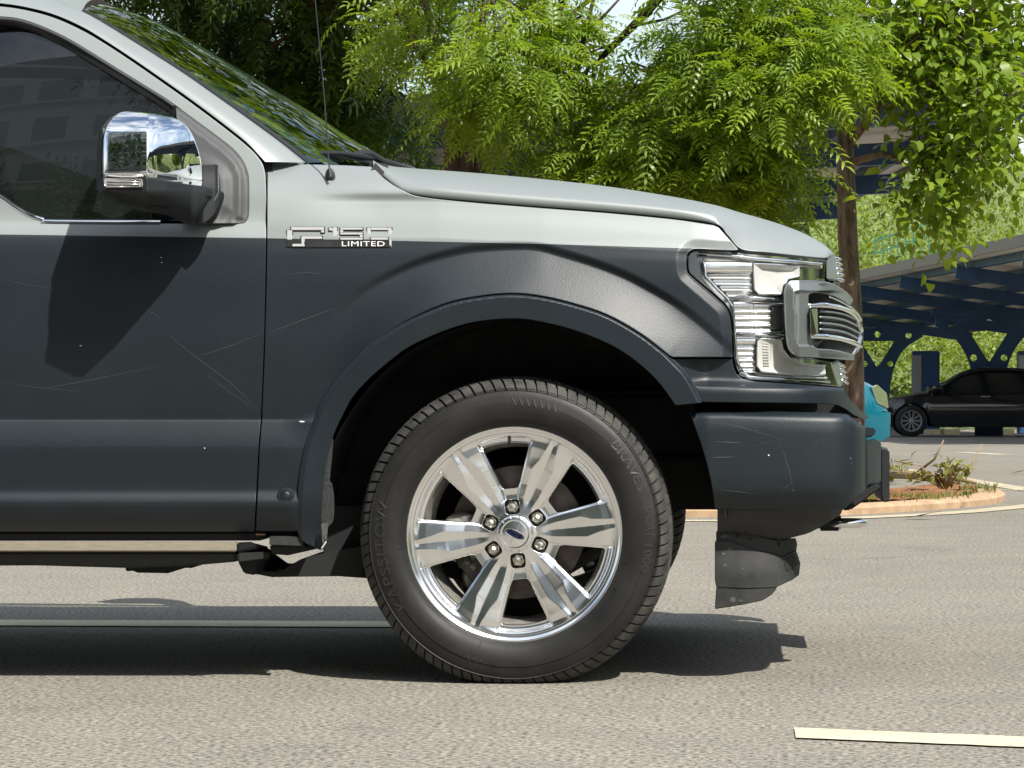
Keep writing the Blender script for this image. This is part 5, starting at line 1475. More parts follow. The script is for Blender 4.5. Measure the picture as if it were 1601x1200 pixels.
def crown_points(lobes, rngl, hollow=.35):
    """Twig ends through the volume of several uneven lobes."""
    pts, cen = [], []
    for (c, r, n) in lobes:
        q = rngl.normal(size=(n, 3)); q /= np.linalg.norm(q, axis=1)[:, None]
        rad = hollow + (1 - hollow) * rngl.random(n) ** .55
        q = q * rad[:, None]
        w = np.array([1 + .25 * mnoise.noise(Vector(tuple(a * 2.3 + np.array(c) * .7))) for a in q])
        pts.append(np.array(c) + q * np.array(r) * w[:, None]); cen.append(np.repeat(np.array(c)[None], n, 0))
    return np.vstack(pts), np.vstack(cen)

def crown(name, lobes, tmpl, per, size, material, parent, rngl, droop=-.35, spread=.10, tone=(0, 1), jit=.25):
    P, Cn = crown_points(lobes, rngl)
    n = len(P)
    out_d = P - Cn; out_d /= np.linalg.norm(out_d, axis=1)[:, None] + 1e-9
    PP = np.repeat(P, per, 0) + rngl.normal(0, spread, (n * per, 3))
    DD = np.repeat(out_d, per, 0) * .8 + rngl.normal(0, .75, (n * per, 3)); DD[:, 2] = DD[:, 2] * .55 + droop
    s = size * (1 + rngl.normal(0, jit, n * per)).clip(.5, 1.6)
    V, F = spray(tmpl, PP, DD, s, rngl)
    tn = np.repeat(rngl.uniform(tone[0], tone[1], n), per) * .6 + rngl.uniform(tone[0], tone[1], n * per) * .4
    tn = np.repeat(tn, len(tmpl[0]))
    o = big_mesh(name, V, F, material, parent, tone=tn)
    o['kind'] = 'stuff'
    return o, P

def branch_tree(name, base, stems, material, parent):
    m = MB()
    for pts, rads in stems: m.tube([Vector(p) for p in pts], rads, 10)
    return m.build(name, material, parent, angle=180)

def limbs_to(P, starts, rngl, count, r0=.03):
    """Limbs from a few start points towards sampled twig ends."""
    out = []
    idx = rngl.choice(len(P), min(count, len(P)), replace=False)
    for i in idx:
        e = Vector(P[i]); s = min(starts, key=lambda q: (Vector(q[0]) - e).length); s0 = Vector(s[0])
        mid = s0.lerp(e, .5) + Vector(rngl.normal(0, .12, 3)) + Vector((0, 0, .12))
        out.append(([s0, s0.lerp(mid, .5) + Vector(rngl.normal(0, .04, 3)), mid, e], [s[1] * .8, s[1] * .55, s[1] * .35, .006]))
    return out

def lobe(u, v, d, ru, rv, rd, n):
    p = WD(u, v, d); k = d / FOC
    return (tuple(p), (ru * k, rd, rv * k), n)

NEEM = compound(6, .30, .088)
NEEM_S = compound(5, .27, .085, .45)
BROAD = leaf_shape('oval')

# pinnate-leaved tree behind the bonnet
rl = np.random.default_rng(3)
bx_ = WD(716, 620, 20.2)
neem = empty('leafy_tree', (bx_.x, bx_.y, .08), 'bright green feathery-leaved tree with several thin stems behind the bonnet', 'tree')
neem.location = (bx_.x, bx_.y, 0.08)
lobes = [lobe(800, 105, 18.5, 85, 70, .6, 50), lobe(690, 30, 19.2, 70, 45, .6, 22), lobe(765, 175, 18.9, 60, 40, .5, 20), lobe(850, 30, 18.8, 60, 40, .5, 20),
         lobe(960, 165, 18.6, 70, 45, .5, 28), lobe(1045, 205, 18.4, 75, 45, .5, 32), lobe(930, 258, 18.8, 90, 28, .4, 26), lobe(1060, 278, 18.5, 95, 32, .45, 34),
         lobe(1105, 85, 18.3, 85, 60, .6, 46), lobe(1190, 150, 18.0, 80, 50, .55, 42), lobe(1150, 225, 18.3, 75, 42, .5, 30), lobe(1195, 295, 18.5, 75, 28, .4, 24),
         lobe(1285, 105, 17.9, 72, 45, .5, 32), lobe(1215, 30, 18.3, 80, 45, .6, 30), lobe(620, 75, 19.6, 40, 35, .4, 9),
         lobe(760, -90, 18.9, 110, 50, .9, 26), lobe(1180, -80, 18.4, 130, 50, .9, 30)]
crn, tw = crown('crown', lobes, NEEM, 9, .78, M['leaf_neem'], neem, rl, spread=.10)
crn.location = tuple(-c for c in neem.location)
up_l = [((-3.4, 14.6, 6.6), (2.0, 1.0, 1.7), 210), ((-.6, 14.8, 6.8), (2.0, 1.0, 1.8), 230), ((2.0, 14.6, 6.4), (1.6, 1.0, 1.4), 120), ((-1.2, 15.2, 9.2), (3.0, 1.2, 2.0), 330), ((-5.4, 15.2, 8.0), (1.8, 1.0, 2.2), 200), ((-2.4, 15.6, 12.0), (3.2, 1.3, 2.0), 260)]
uc, _ = crown('unseen_reflected_crown', up_l, BROAD, 7, .26, M['leaf_neem'], neem, rl, spread=.25)  # unseen crown added so the windscreen reflects green
uc.location = tuple(-c for c in neem.location)
b0 = Vector((bx_.x, bx_.y, 0))
def wp(u, v, d): return WD(u, v, d)
stems = []
st_pts = []
for (u0, u1, u2, v1, v2, r) in ((702, 706, 690, 200, 120, .060), (722, 730, 742, 190, 110, .055), (738, 752, 790, 200, 60, .045), (758, 762, 850, 220, 60, .030), (714, 712, 640, 190, 40, .035)):
    a_ = Vector((b0.x + (u0 - 716) * .0045, b0.y + random.uniform(-.06, .06), .05))
    p1 = wp(u1, v1, 20.0); p2 = wp(u2, v2, 19.4); p3 = wp(u2 + (u2 - u1) * 2.0, v2 - 150, 19.0)
    stems.append(([a_, a_.lerp(p1, .5) + Vector((.02, 0, 0)), p1, p2, p3], [r * 1.3, r * 1.1, r, r * .75, r * .3])); st_pts += [(p1, r * .6), (p2, r * .5), (p3, r * .3)]
stems.append(([wp(900, 120, 19.1), wp(915, 50, 19.0), wp(930, -10, 18.9), wp(940, -60, 18.9)], [.022, .016, .012, .008]))
stems.append(([wp(915, 55, 19.0), wp(950, 18, 18.9), wp(985, -20, 18.9)], [.012, .009, .006]))
stems.append(([wp(990, 40, 18.9), wp(1040, 30, 18.8), wp(1090, 5, 18.6)], [.012, .009, .006]))
stems.append(([wp(940, 90, 19.0), wp(975, 55, 18.9), wp(1010, 20, 18.8), wp(1060, -40, 18.6)], [.020, .025, .03, .035]))
st_pts += [(wp(850, 60, 19.3), .025), (wp(930, 150, 19.2), .02), (wp(1060, 120, 19.0), .02), (wp(1180, 90, 18.7), .018), (wp(1120, 210, 18.9), .016)]
for a_, b_, c_ in (((790, 60, 19.4), (930, 150, 19.2), (1060, 120, 19.0)), ((930, 150, 19.2), (1120, 210, 18.9), (1200, 250, 18.7)), ((1060, 120, 19.0), (1180, 90, 18.7), (1280, 60, 18.3))):
    stems.append(([wp(*a_), wp(*b_), wp(*c_)], [.028, .02, .010]))
stems += limbs_to(tw, st_pts, rl, 190)
tr = branch_tree('trunk', b0, stems, M['bark_dark'], neem); tr.location = tuple(-c for c in neem.location)

# darker tree further left
rl = np.random.default_rng(5)
bx2 = WD(430, 620, 24.0)
dark = empty('leafy_tree', (bx2.x, bx2.y, 0), 'dark shaded feathery-leaved tree behind the windscreen', 'tree')
lobes = [lobe(330, 60, 23, 130, 70, .8, 50), lobe(470, 120, 23.2, 120, 80, .8, 62), lobe(540, 40, 22.6, 80, 60, .7, 34), lobe(540, 190, 23.4, 90, 45, .6, 40), lobe(430, 190, 23.8, 120, 50, .6, 40),
         lobe(250, 20, 23.4, 90, 40, .7, 20), lobe(380, 20, 24.5, 160, 60, .8, 34),
         lobe(420, -140, 21.6, 330, 110, 1.6, 170), lobe(650, -170, 21.2, 230, 110, 1.6, 120), lobe(180, -150, 22, 260, 120, 1.6, 110)]  # last lobes: out of frame, added to shade the visible crown
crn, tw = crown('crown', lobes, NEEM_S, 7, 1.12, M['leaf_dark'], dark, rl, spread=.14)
crn.location = tuple(-c for c in dark.location)
p0 = Vector((bx2.x, bx2.y, 0)); pa = wp(436, 260, 24.0); pb = wp(480, 150, 23.6); pc = wp(360, 60, 23.4); pd = wp(500, 60, 23.2)
stems = [([p0, p0.lerp(pa, .6), pa, pb, pd, wp(560, -60, 22.8)], [.12, .10, .085, .06, .045, .02]), ([pa, wp(400, 150, 23.8), pc, wp(300, -40, 23)], [.07, .055, .04, .015]), ([wp(390, 92, 22.6), wp(460, 50, 22.5), wp(520, 15, 22.4)], [.012, .02, .024])]
stems += limbs_to(tw, [(pa, .04), (pb, .04), (pc, .03), (pd, .03)], rl, 110)
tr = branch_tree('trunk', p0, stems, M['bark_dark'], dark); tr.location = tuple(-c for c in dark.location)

# broad-leaved tree on the island
rl = np.random.default_rng(9)
bx3 = WD(1338, 620, 19.6)
broad = empty('broadleaf_tree', (bx3.x, bx3.y, .08), 'broad-leaved tree with a straight brown trunk rising beside the truck grille', 'tree')
lobes = [lobe(1450, 70, 19.2, 110, 80, .9, 115), lobe(1400, 120, 19.0, 75, 45, .5, 47), lobe(1530, 130, 19.0, 100, 90, .8, 102), lobe(1490, 260, 19.0, 75, 55, .55, 64), lobe(1455, 335, 18.9, 55, 45, .4, 40), lobe(1560, 230, 19.0, 70, 70, .6, 51),
         lobe(1520, 20, 19.4, 120, 70, .9, 88), lobe(1340, 30, 19.6, 90, 70, .8, 68), 
         lobe(1430, -130, 19.3, 200, 110, 1.3, 129), lobe(1600, -40, 19.4, 120, 100, 1.2, 68), lobe(1640, 130, 19.6, 90, 120, .9, 54)]
crn, tw = crown('crown', lobes, BROAD, 9, .088, M['leaf_broad'], broad, rl, droop=-.55, spread=.11)
crn.location = tuple(-c for c in broad.location)
t0 = Vector((bx3.x, bx3.y, .03))
t1, t2, t3, t4 = wp(1334, 520, 19.6), wp(1325, 360, 19.6), wp(1321, 230, 19.6), wp(1330, 90, 19.5)
stems = [([t0, t0.lerp(t1, .5), t1, t2, t3, t4, wp(1350, -60, 19.4)], [.082, .072, .069, .068, .060, .045, .02]), ([t3, wp(1370, 170, 19.4), wp(1430, 110, 19.2), wp(1500, 60, 19.1)], [.04, .032, .022, .010]),
         ([t3.lerp(t2, .2), wp(1380, 240, 19.4), wp(1440, 260, 19.1), wp(1490, 270, 19)], [.03, .024, .016, .008]), ([t4, wp(1290, 40, 19.3), wp(1250, -40, 19)], [.03, .02, .01]), ([t4, wp(1400, 30, 19.4), wp(1480, -60, 19.3)], [.03, .02, .01])]
stems += limbs_to(tw, [(t3, .022), (wp(1430, 110, 19.2), .016), (wp(1440, 260, 19.1), .012), (t4, .02)], rl, 120)
tr = branch_tree('trunk', t0, stems, M['bark'], broad); tr.location = tuple(-c for c in broad.location)

# ================================================================== solar carports
def carport(name, P00, P10, P01, P11, label, raft_t, col_t, ztilt=0.0, group='solar carports', n_purlin=7, col_f=.5):
    """Long roof: P00-P01 is the long left edge, P10-P11 the right one (near to far)."""
    root = empty(name, (Vector(P00) + Vector(P11)) / 2, label, 'carport', group)
    root.location.z = 0
    o_ = root.location.copy()
    def at(s, t, dz=0.0):
        return Vector(P00).lerp(Vector(P10), s).lerp(Vector(P01).lerp(Vector(P11), s), t) + Vector((0, 0, dz)) - o_
    m = MB(); m.hexa([at(0, 0), at(1, 0), at(1, 1), at(0, 1), at(0, 0, .05), at(1, 0, .05), at(1, 1, .05), at(0, 1, .05)]); m.build('roof_deck', M['roof_under'], root)
    m = MB(); m.hexa([at(0.01, 0.01, .08), at(.99, .01, .08), at(.99, .99, .08), at(.01, .99, .08), at(.01, .01, .12), at(.99, .01, .12), at(.99, .99, .12), at(.01, .99, .12)]); m.build('solar_panel', M['panel_dark'], root)
    for s in (0, 1):
        m = MB(); m.beam(at(s, 0, .03), at(s, 1, .03), .05, .20); m.build('fascia', M['roof_edge'], root)
    for t in (0, 1):
        m = MB(); m.beam(at(0, t, .03), at(1, t, .03), .05, .16); m.build('fascia', M['roof_edge'], root)
    for k in range(n_purlin):
        s = (k + .5) / n_purlin
        m = MB(); m.beam(at(s, 0, -.07), at(s, 1, -.07), .14, .13); m.build('purlin', M['blue'], root)
    for t in raft_t:
        m = MB(); m.beam(at(.02, t, -.24), at(.98, t, -.24), .14, .24); m.build('rafter', M['blue'], root)
    for t in col_t:
        c = at(col_f, t, -.35); x = (at(1, t) - at(0, t)); x.z = 0; x.normalize(); h = c.z
        def q(a_, z): return Vector((c.x, c.y, 0)) + x * a_ + Vector((0, 0, z))
        # tulip-shaped plate column with lightening holes
        nrm_ = x.cross(Vector((0, 0, 1)))
        def to_plate(a_, b_, hh): 
            a_, b_, hh = np.broadcast_arrays(np.asarray(a_, float), np.asarray(b_, float), np.asarray(hh, float))
            return np.stack([c.x + x.x * a_ - nrm_.x * hh, c.y + x.y * a_ - nrm_.y * hh, b_], -1)
        rt = cr([(.30, h - 1.9), (.33, h - 1.5), (.44, h - .98), (.72, h - .52), (1.15, h - .24)], 4)
        prof_ = [(-.30, 0), (.30, 0)] + rt + [(1.15, h - .01), (-1.15, h - .01)] + [(-a_, z) for a_, z in rt[::-1]]
        circ = lambda ca, cz, r_: [(ca + r_ * math.cos(t_), cz + r_ * math.sin(t_)) for t_ in np.linspace(0, 2 * math.pi, 14, endpoint=False)]
        hol = [[(-.44, h - .34), (.44, h - .34), (.03, h - 1.0), (-.03, h - 1.0)], circ(-.80, h - .20, .085), circ(.80, h - .20, .085), circ(0, h - .17, .085), circ(-.33, h - .93, .08), circ(.33, h - .93, .08)]
        panel('column', prof_, lambda a_, b_: 0 * np.asarray(a_) - .06, M['blue'], root, holes=hol, step=2.0, lip=.12, rnd=.004, drop=.004, to3=to_plate, toward=tuple(nrm_), eps=.01)
        m = MB(); m.beam(q(-1.25, h + .06), q(1.25, h + .06), .20, .12); m.build('cap_beam', M['blue'], root)
    return root

# carport behind the feathery trees, running away from the camera
carport('carport', (-3.0, 19.2, 3.42), (3.7, 19.2, 3.75), (-4.8, 40.0, 3.42), (1.8, 40.0, 3.75), 'blue steel solar carport half hidden behind the trees over the bonnet', (.02, .25, .48, .72, .97), (.25, .72), n_purlin=6)
# carport on the right above the black sedan
carport('carport', (5.35, 39.6, 3.36), (10.9, 39.6, 2.55), (.66, 70.0, 3.45), (6.2, 70.0, 2.62), 'blue steel solar carport above the black sedan at the right edge', (.03, .19, .35, .50, .69, .89), (.12, .50, .89), n_purlin=6, col_f=.54)

# ================================================================== cars
def car(name, origin, face, L_, Hh, wid, material, label, wheel_r=.33, group=None, ovf=.85, ovr=.95, nose_h=.72, roof_x=(.34, .78), cowl=.27, tailh=.98, style='sedan'):
    """Car in its own frame: x from nose (0) to tail (L), y across, z up."""
    root = empty(name, origin, label, 'car', group)
    if face > 0: root.rotation_euler = (0, 0, math.pi)
    xs = np.linspace(0, 1, 41)
    if style == 'sedan':
        topf = pch([0, .02, .06, .15, .26, .33, .42, .52, .62, .72, .84, .90, .97, 1.0], [nose_h - .12, nose_h, nose_h + .06, nose_h + .14, .99, 1.17, Hh - .06, Hh, Hh - .01, Hh - .07, 1.14, 1.07, 1.03, .92])
        belt = pch([0, .05, .25, .6, .9, 1], [nose_h - .12, nose_h + .03, .93, .98, 1.02, .92])
    else:
        topf = pch([0, .015, .05, .12, .22, .30, .42, .6, .8, .92, .98, 1.0], [nose_h - .25, nose_h - .02, nose_h + .12, nose_h + .22, nose_h + .30, Hh - .32, Hh - .05, Hh, Hh - .02, Hh - .25, 1.0, .8])
        belt = pch([0, .05, .22, .6, .9, 1], [nose_h - .25, nose_h + .10, nose_h + .29, 1.0, 1.0, .8])
    halfw = lambda t: wid / 2 * (1 - .30 * np.clip((.10 - t) / .10, 0, 1) ** 2 - .18 * np.clip((t - .92) / .08, 0, 1) ** 2)
    low = lambda t: .20 + .10 * np.clip((.05 - t) / .05, 0, 1) + .12 * np.clip((t - .94) / .06, 0, 1)
    wf, wr_ = ovf / L_, 1 - ovr / L_
    def bottom(t):
        b = low(t)
        for w in (wf, wr_):
            dx = (t - w) * L_; rr = wheel_r + .05
            if abs(dx) < rr: b = max(b, wheel_r - .03 + math.sqrt(max(rr * rr - dx * dx, 0)))
        return b
    ts = sorted(set(list(xs) + [w + s * (wheel_r + .05) / L_ * f for w in (wf, wr_) for s in (-1, 1) for f in (.999, .9, .7, .4)] + [wf, wr_]))
    rows = []
    for t in ts:
        hw_, zt, zb, zl = float(halfw(t)), float(min(belt(t), topf(t))), float(belt(t)), bottom(t)
        zt2 = zt
        mid = zl * .35 + zt2 * .65
        half = [(-hw_ * .94, zl), (-hw_ * .99, max(zl + .01, .42)), (-hw_, max(zl + .02, .60)), (-hw_ * .985, max(zl + .03, zt2 - .14)), (-hw_ * .93, zt2 - .02), (-hw_ * .80, zt2 + .012), (0, zt2 + .03)]
        rows.append([(t * L_, y, z) for y, z in half] + [(t * L_, -y, z) for y, z in half[-2::-1]])
    m = MB(); m.loft(rows, cap=True); body = m.build('body', material, root, angle=30)
    # glasshouse
    g = [t for t in np.linspace(roof_x[0] - .09, roof_x[1] + .10, 25)]
    rows = []
    for t in g:
        zt, zb = float(topf(t)), float(belt(t)) - .03; hw_ = float(halfw(t)) * .93; k = max(zt - zb, .01)
        hh_ = hw_ - .36 * k
        half = [(-hw_, zb), (-(hw_ * .45 + hh_ * .55), zb + k * .55), (-hh_, zb + k * .86), (-hh_ * .86, zb + k * .97), (0, zb + k)]
        rows.append([(t * L_, y, z) for y, z in half] + [(t * L_, -y, z) for y, z in half[-2::-1]])
    m = MB(); m.loft(rows, cap=True); m.build('glasshouse', M['car_glass'], body, angle=40)
    rows = [[(p[0], p[1] * 1.005, p[2] + .006) for p in r_[2:-2]] for r_ in rows[7:-6]]
    m = MB(); m.loft(rows); m.build('roof', material, body, angle=40)
    for sg in (-1, 1):
        m = MB()
        pts = [(t * L_, sg * (float(halfw(t)) * .93 - .36 * max(float(topf(t)) - float(belt(t)) + .03, .01) * .9), float(topf(t)) - .05) for t in np.linspace(roof_x[0] - .05, roof_x[1] + .05, 12)]
        m.tube(pts, .028, 6); m.build('roof_rail', material, body, angle=180)
        m = MB(); m.tube([(.29 * L_, sg * wid * .49, .93), (.29 * L_, sg * wid * .56, .99)], .02, 6)
        m.loft([[(.29 * L_ - .02 + .10 * math.cos(a_) * s, sg * (wid * .52 + o2), 1.02 + .065 * math.sin(a_) * s) for a_ in np.linspace(0, 2 * math.pi, 12, endpoint=False)] for s, o2 in ((.3, -.03), (1, 0), (1, .12), (.4, .17))], close=True, cap=True)
        m.build('door_mirror', material, root, angle=60)
        for t in (.40, .60):
            m = MB(); m.beam(((t + .07) * L_, sg * wid * .497, .84), ((t + .11) * L_, sg * wid * .497, .845), .02, .025); m.build('door_handle', M['grey_metal'], body)
        m = MB(); t0_ = .015
        pts = [(t0_ * L_ + .01, sg * wid * .36, nose_h - .05), (t0_ * L_ + .06, sg * wid * .43, nose_h + .03), (.07 * L_, sg * wid * .482, nose_h + .06), (.085 * L_, sg * wid * .487, nose_h), (.04 * L_, sg * wid * .455, nose_h - .06)]
        if style != 'sedan': pts = [(.008 * L_, sg * wid * .36, nose_h - .16), (.014 * L_, sg * wid * .385, nose_h + .02), (.045 * L_, sg * wid * .44, nose_h + .13), (.062 * L_, sg * wid * .465, nose_h + .10), (.045 * L_, sg * wid * .45, nose_h - .10)]
        m.prism([Vector(p) + Vector((-.015, sg * .012, .01)) for p in pts], (0.03, -sg * .05, -.01)); m.build('headlamp', M['chrome_soft'], root, bevel=.008)
        for w in (wf, wr_):
            c = (w * L_, sg * (wid / 2 - .12), wheel_r)
            s_ = 1 if sg < 0 else -1
            we = empty('wheel', c); we.parent = root
            m = MB(); m.lathe([(wheel_r * .66, -.09), (wheel_r * .72, -.115), (wheel_r * .92, -.11), (wheel_r, -.085), (wheel_r, .085), (wheel_r * .9, .11), (wheel_r * .66, .09)], 40); ty = m.build('tyre', M['rubber'], we, angle=40)
            m = MB(); m.lathe([(wheel_r * .60, -.085), (wheel_r * .66, -.10), (wheel_r * .68, -.09), (wheel_r * .66, .08), (wheel_r * .60, .08)], 40)
            for k in range(10):
                a0 = 2 * math.pi * k / 10
                for da in (-.10, .10): m.beam((.05 * math.cos(a0), -.075, .05 * math.sin(a0)), (wheel_r * .63 * math.cos(a0 + da), -.092, wheel_r * .63 * math.sin(a0 + da)), .014, .02, up=(0, 1, 0))
            m.lathe([(0, -.09), (.05, -.085), (.055, -.05)], 16); m.build('rim', M['grey_metal'], we, angle=40)
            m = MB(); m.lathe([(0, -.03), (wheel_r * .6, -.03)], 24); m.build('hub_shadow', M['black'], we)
            if sg > 0: we.rotation_euler = (0, 0, math.pi)
    m = MB(); m.box((-.012, 0, .52), (.02, .46, .14)); m.build('number_plate', M['white_print'] if style == 'sedan' else M['grey_metal'], root, bevel=.004)
    m = MB(); m.box((.06, 0, .34), (.05, wid * .6, .14)); m.box((.05, 0, .58), (.04, wid * .5, .10)); m.build('grille', M['black'], root, bevel=.01)
    return root

cx_ = WD(1425, 683, 60.0)
car('sedan', (cx_.x - .88, 60.0 - CD + .92, 0), -1, 4.95, 1.46, 1.86, M['car_black'], 'glossy black sedan parked in shade under the right carport', .335, ovf=.88, ovr=1.05, nose_h=.70)
nx = WD(1393.5, 640, 35.0)
car('compact_car', (nx.x, 35.0 - CD + .85, 0), 1, 4.0, 1.58, 1.72, M['car_teal'], 'turquoise compact car with its nose showing past the truck bumper', .31, ovf=.72, ovr=.62, nose_h=.80, style='mini', roof_x=(.30, .86))

# charging cabinets between the columns
for (u, d_, w_, lab) in ((1447, 66, .62, 'dark blue charging cabinet behind the black sedan windscreen'), (1612, 66, .62, 'charging cabinet cut off by the right edge of the picture')):
    p = WD(u, 600, d_); root = empty('charging_cabinet', (p.x, p.y, 0), lab, 'cabinet', 'charging cabinets')
    m = MB(); m.box((0, 0, .95), (w_, .5, 1.9)); bd = m.build('cabinet_body', M['cabinet'], root, bevel=.02)
    m = MB(); m.box((-w_ / 2 + .10, -.262, 1.1), (.2, .03, 1.4)); m.build('screen_panel', M['grey_metal'], bd, bevel=.005)
for i, (u, d_) in enumerate(((1462, 64.5), (1487, 64.5), (1548, 64.5), (1572, 64.5))):
    p = WD(u, 676, d_); m = MB(); m.loft([[(p.x - .25, p.y - .07, 0), (p.x - .25, p.y - .05, .12), (p.x - .25, p.y + .05, .12), (p.x - .25, p.y + .07, 0)], [(p.x + .2, p.y - .07, 0), (p.x + .2, p.y - .05, .12), (p.x + .2, p.y + .05, .12), (p.x + .2, p.y + .07, 0)]], close=True, cap=True)
    o = m.build('wheel_stop', M['stop']); tag(o, ('first', 'second', 'third', 'fourth')[i] + ' pale wheel stop from the left seen under the black sedan', 'wheel stop', 'wheel stops under the sedan')

# ================================================================== far slope and wood
rl = np.random.default_rng(21)
m = MB(); rows = []
for y, z in ((70, 0.0), (78, 1.0), (90, 4.5), (110, 9.0), (150, 14.0)):
    rows.append([(x, y + 3 * math.sin(x * .11), z * (1 + .12 * math.sin(x * .23 + y))) for x in np.linspace(-70, 90, 60)])
m.loft(rows); hill = m.build('hill', M['hill'], None, angle=180); hill['kind'] = 'structure'
n = 17000
X = rl.uniform(-22, 26, n); Yy = 68 + 34 * rl.random(n) ** 1.2
Zb = np.interp(Yy, [70, 78, 90, 110], [0, 1.0, 4.5, 9.0])
bush = np.array([mnoise.noise(Vector((x * .28, y * .28, 1.3))) for x, y in zip(X, Yy)])
Hb = (1.3 + 2.2 * np.clip(bush + .25, 0, 1.1)) * (.55 + .9 * np.clip(bush + .5, 0, 1))
Z = Zb + Hb * rl.random(n) ** .6
P = np.stack([X, Yy, Z], 1); D_ = rl.normal(0, 1, (n, 3)); D_[:, 2] -= .2
tm = leaf_shape('oval')
per = 8
PP = np.repeat(P, per, 0) + rl.normal(0, .28, (n * per, 3)); DD = np.repeat(D_, per, 0) + rl.normal(0, .8, (n * per, 3))
V, F = spray(tm, PP, DD, rl.uniform(.11, .22, n * per), rl)
tn = np.repeat(np.repeat(np.clip(.5 + bush * .8 + rl.normal(0, .18, n), 0, 1), per), len(tm[0]))
wood = big_mesh('far_wood', V, F, M['leaf_far'], None, tone=tn); tag(wood, 'sunlit yellow green shrubs covering the slope behind the carports', 'shrubs', None, 'stuff')
# green fence on the slope
fr_ = empty('slope_fence', WD(1420, 420, 86), 'thin green railing climbing the slope above the right carport', 'fence')
fo = fr_.location.copy()
for k in range(9):
    p = WD(1368 + k * 12, 405 - k * 4, 86); m = MB(); m.beam(p - fo - Vector((0, 0, .6)), p - fo + Vector((0, 0, .75)), .035, .035, up=(0, 1, 0)); m.build('post', M['fence_green'], fr_)
for dv in (-28, -8):
    m = MB(); m.beam(WD(1365, 405 + dv, 86) - fo, WD(1470, 370 + dv, 86) - fo, .04, .05); m.build('rail', M['fence_green'], fr_)

# ================================================================== weeds on the island
rl = np.random.default_rng(33)
def grass_patch(n, area, hgt):
    u0, u1, v0_, v1 = area
    uu = rl.uniform(u0, u1, n); vv = rl.uniform(v0_, v1, n)
    d_ = CH * FOC / (vv - V0); X_ = CX + (uu - U0) * d_ / FOC; Y_ = d_ - CD
    cl = np.array([mnoise.noise(Vector((x * 3, y * 2, 5))) for x, y in zip(X_, Y_)]); ok = cl > -.12
    return np.stack([X_, Y_, np.full(n, .06)], 1)[ok]
bl = (np.array([(0, -.05, 0), (0, .05, 0), (.5, -.05, .02), (.5, .05, .02), (1, 0, -.12), (1, 0, -.12)]) , np.array([(0, 2, 3, 1), (2, 4, 5, 3)]))
Vs, Fs, Ts = [], [], []; off = 0
for n_, ar, hg in ((700, (1345, 1470, 791, 800), .055), (200, (1470, 1520, 785, 794), .06), (260, (1505, 1556, 775, 784), .07), (160, (1390, 1416, 752, 760), .12), (260, (1080, 1345, 797, 802), .05)):
    P = grass_patch(n_, ar, hg); D_ = rl.normal(0, .6, (len(P), 3)); D_[:, 2] = 1
    V, F = spray(bl, P, D_, rl.uniform(.6, 1.3, len(P)) * hg, rl); Vs.append(V); Fs.append(F + off); off += len(V); Ts.append(np.repeat(rl.random(len(P)), 6))
g = big_mesh('grass', np.vstack(Vs), np.vstack(Fs), M['weed'], None, tone=np.concatenate(Ts)); tag(g, 'sparse yellow green grass growing along the island kerb', 'grass', None, 'stuff')
wd = WD(1478, 788, 20.6)
weed = empty('weed_plant', (wd.x, wd.y, .08), 'wilting leafy weed on the red soil of the island', 'weed')
m = MB()
tips = []
for k in range(16):
    a_ = rl.uniform(0, 2 * math.pi); r_ = rl.uniform(.05, .40); h_ = rl.uniform(.04, .22)
    e = Vector((r_ * math.cos(a_) * 1.2, r_ * math.sin(a_) * .6, h_)); m.tube([(0, 0, 0), e * .5 + Vector((0, 0, .08)), e], [.006, .005, .003], 5); tips += [e, e * .7 + Vector((0, 0, .05)), e * .85]
m.build('stem', M['twig'], weed, angle=180)
P = np.repeat(np.array([tuple(t) for t in tips]), 3, 0); D_ = rl.normal(0, 1, P.shape); D_[:, 2] -= .3
V, F = spray(BROAD, P + rl.normal(0, .02, P.shape), D_, rl.uniform(.04, .085, len(P)), rl); o = big_mesh('leaves', V, F, M['weed'], weed, tone=np.repeat(rl.uniform(.3, 1, len(P)), len(BROAD[0]))); o['kind'] = 'stuff'
fb = empty('fallen_branch', (*ground_xy(1430, 775), .10), 'dry fallen branch lying across the red soil', 'branch')
m = MB(); m.tube([(-.25, .9, .05), (.0, .2, .05), (.25, -.35, .05), (.42, -.62, .02)], [.035, .03, .022, .012], 8); mb = m.build('branch_stem', M['twig'], fb, angle=180)
m = MB(); m.tube([(.0, .2, .05), (.15, .0, .18), (.22, -.05, .33)], [.014, .010, .005], 6); m.tube([(.2, -.25, .05), (.42, -.2, .15), (.5, -.2, .30)], [.012, .008, .004], 6); m.build('side_twig', M['twig'], mb, angle=180)
for i, (u, v, s_) in enumerate(((1443, 812, .11), (1414, 723, .10), (1463, 713, .08), (1595, 741, .10))):
    x_, y_ = ground_xy(u, v); m = MB(); m.loft([[(x_ - s_, y_ - .02, .012), (x_ - s_ * .2, y_ - .04, .03), (x_ + s_, y_, .05)], [(x_ - s_, y_ + .02, .012), (x_ - s_ * .1, y_ + .06, .02), (x_ + s_, y_ + .01, .055)]])
    tag(m.build('dead_leaf', M['dead_leaf'], None), ('curled brown leaf on the asphalt in front of the island', 'dark leaf scrap on the far lane beside the bumper', 'small leaf scrap farthest out on the lane', 'leaf scrap on the lane by the right edge')[i], 'leaf', 'leaves lying on the asphalt')

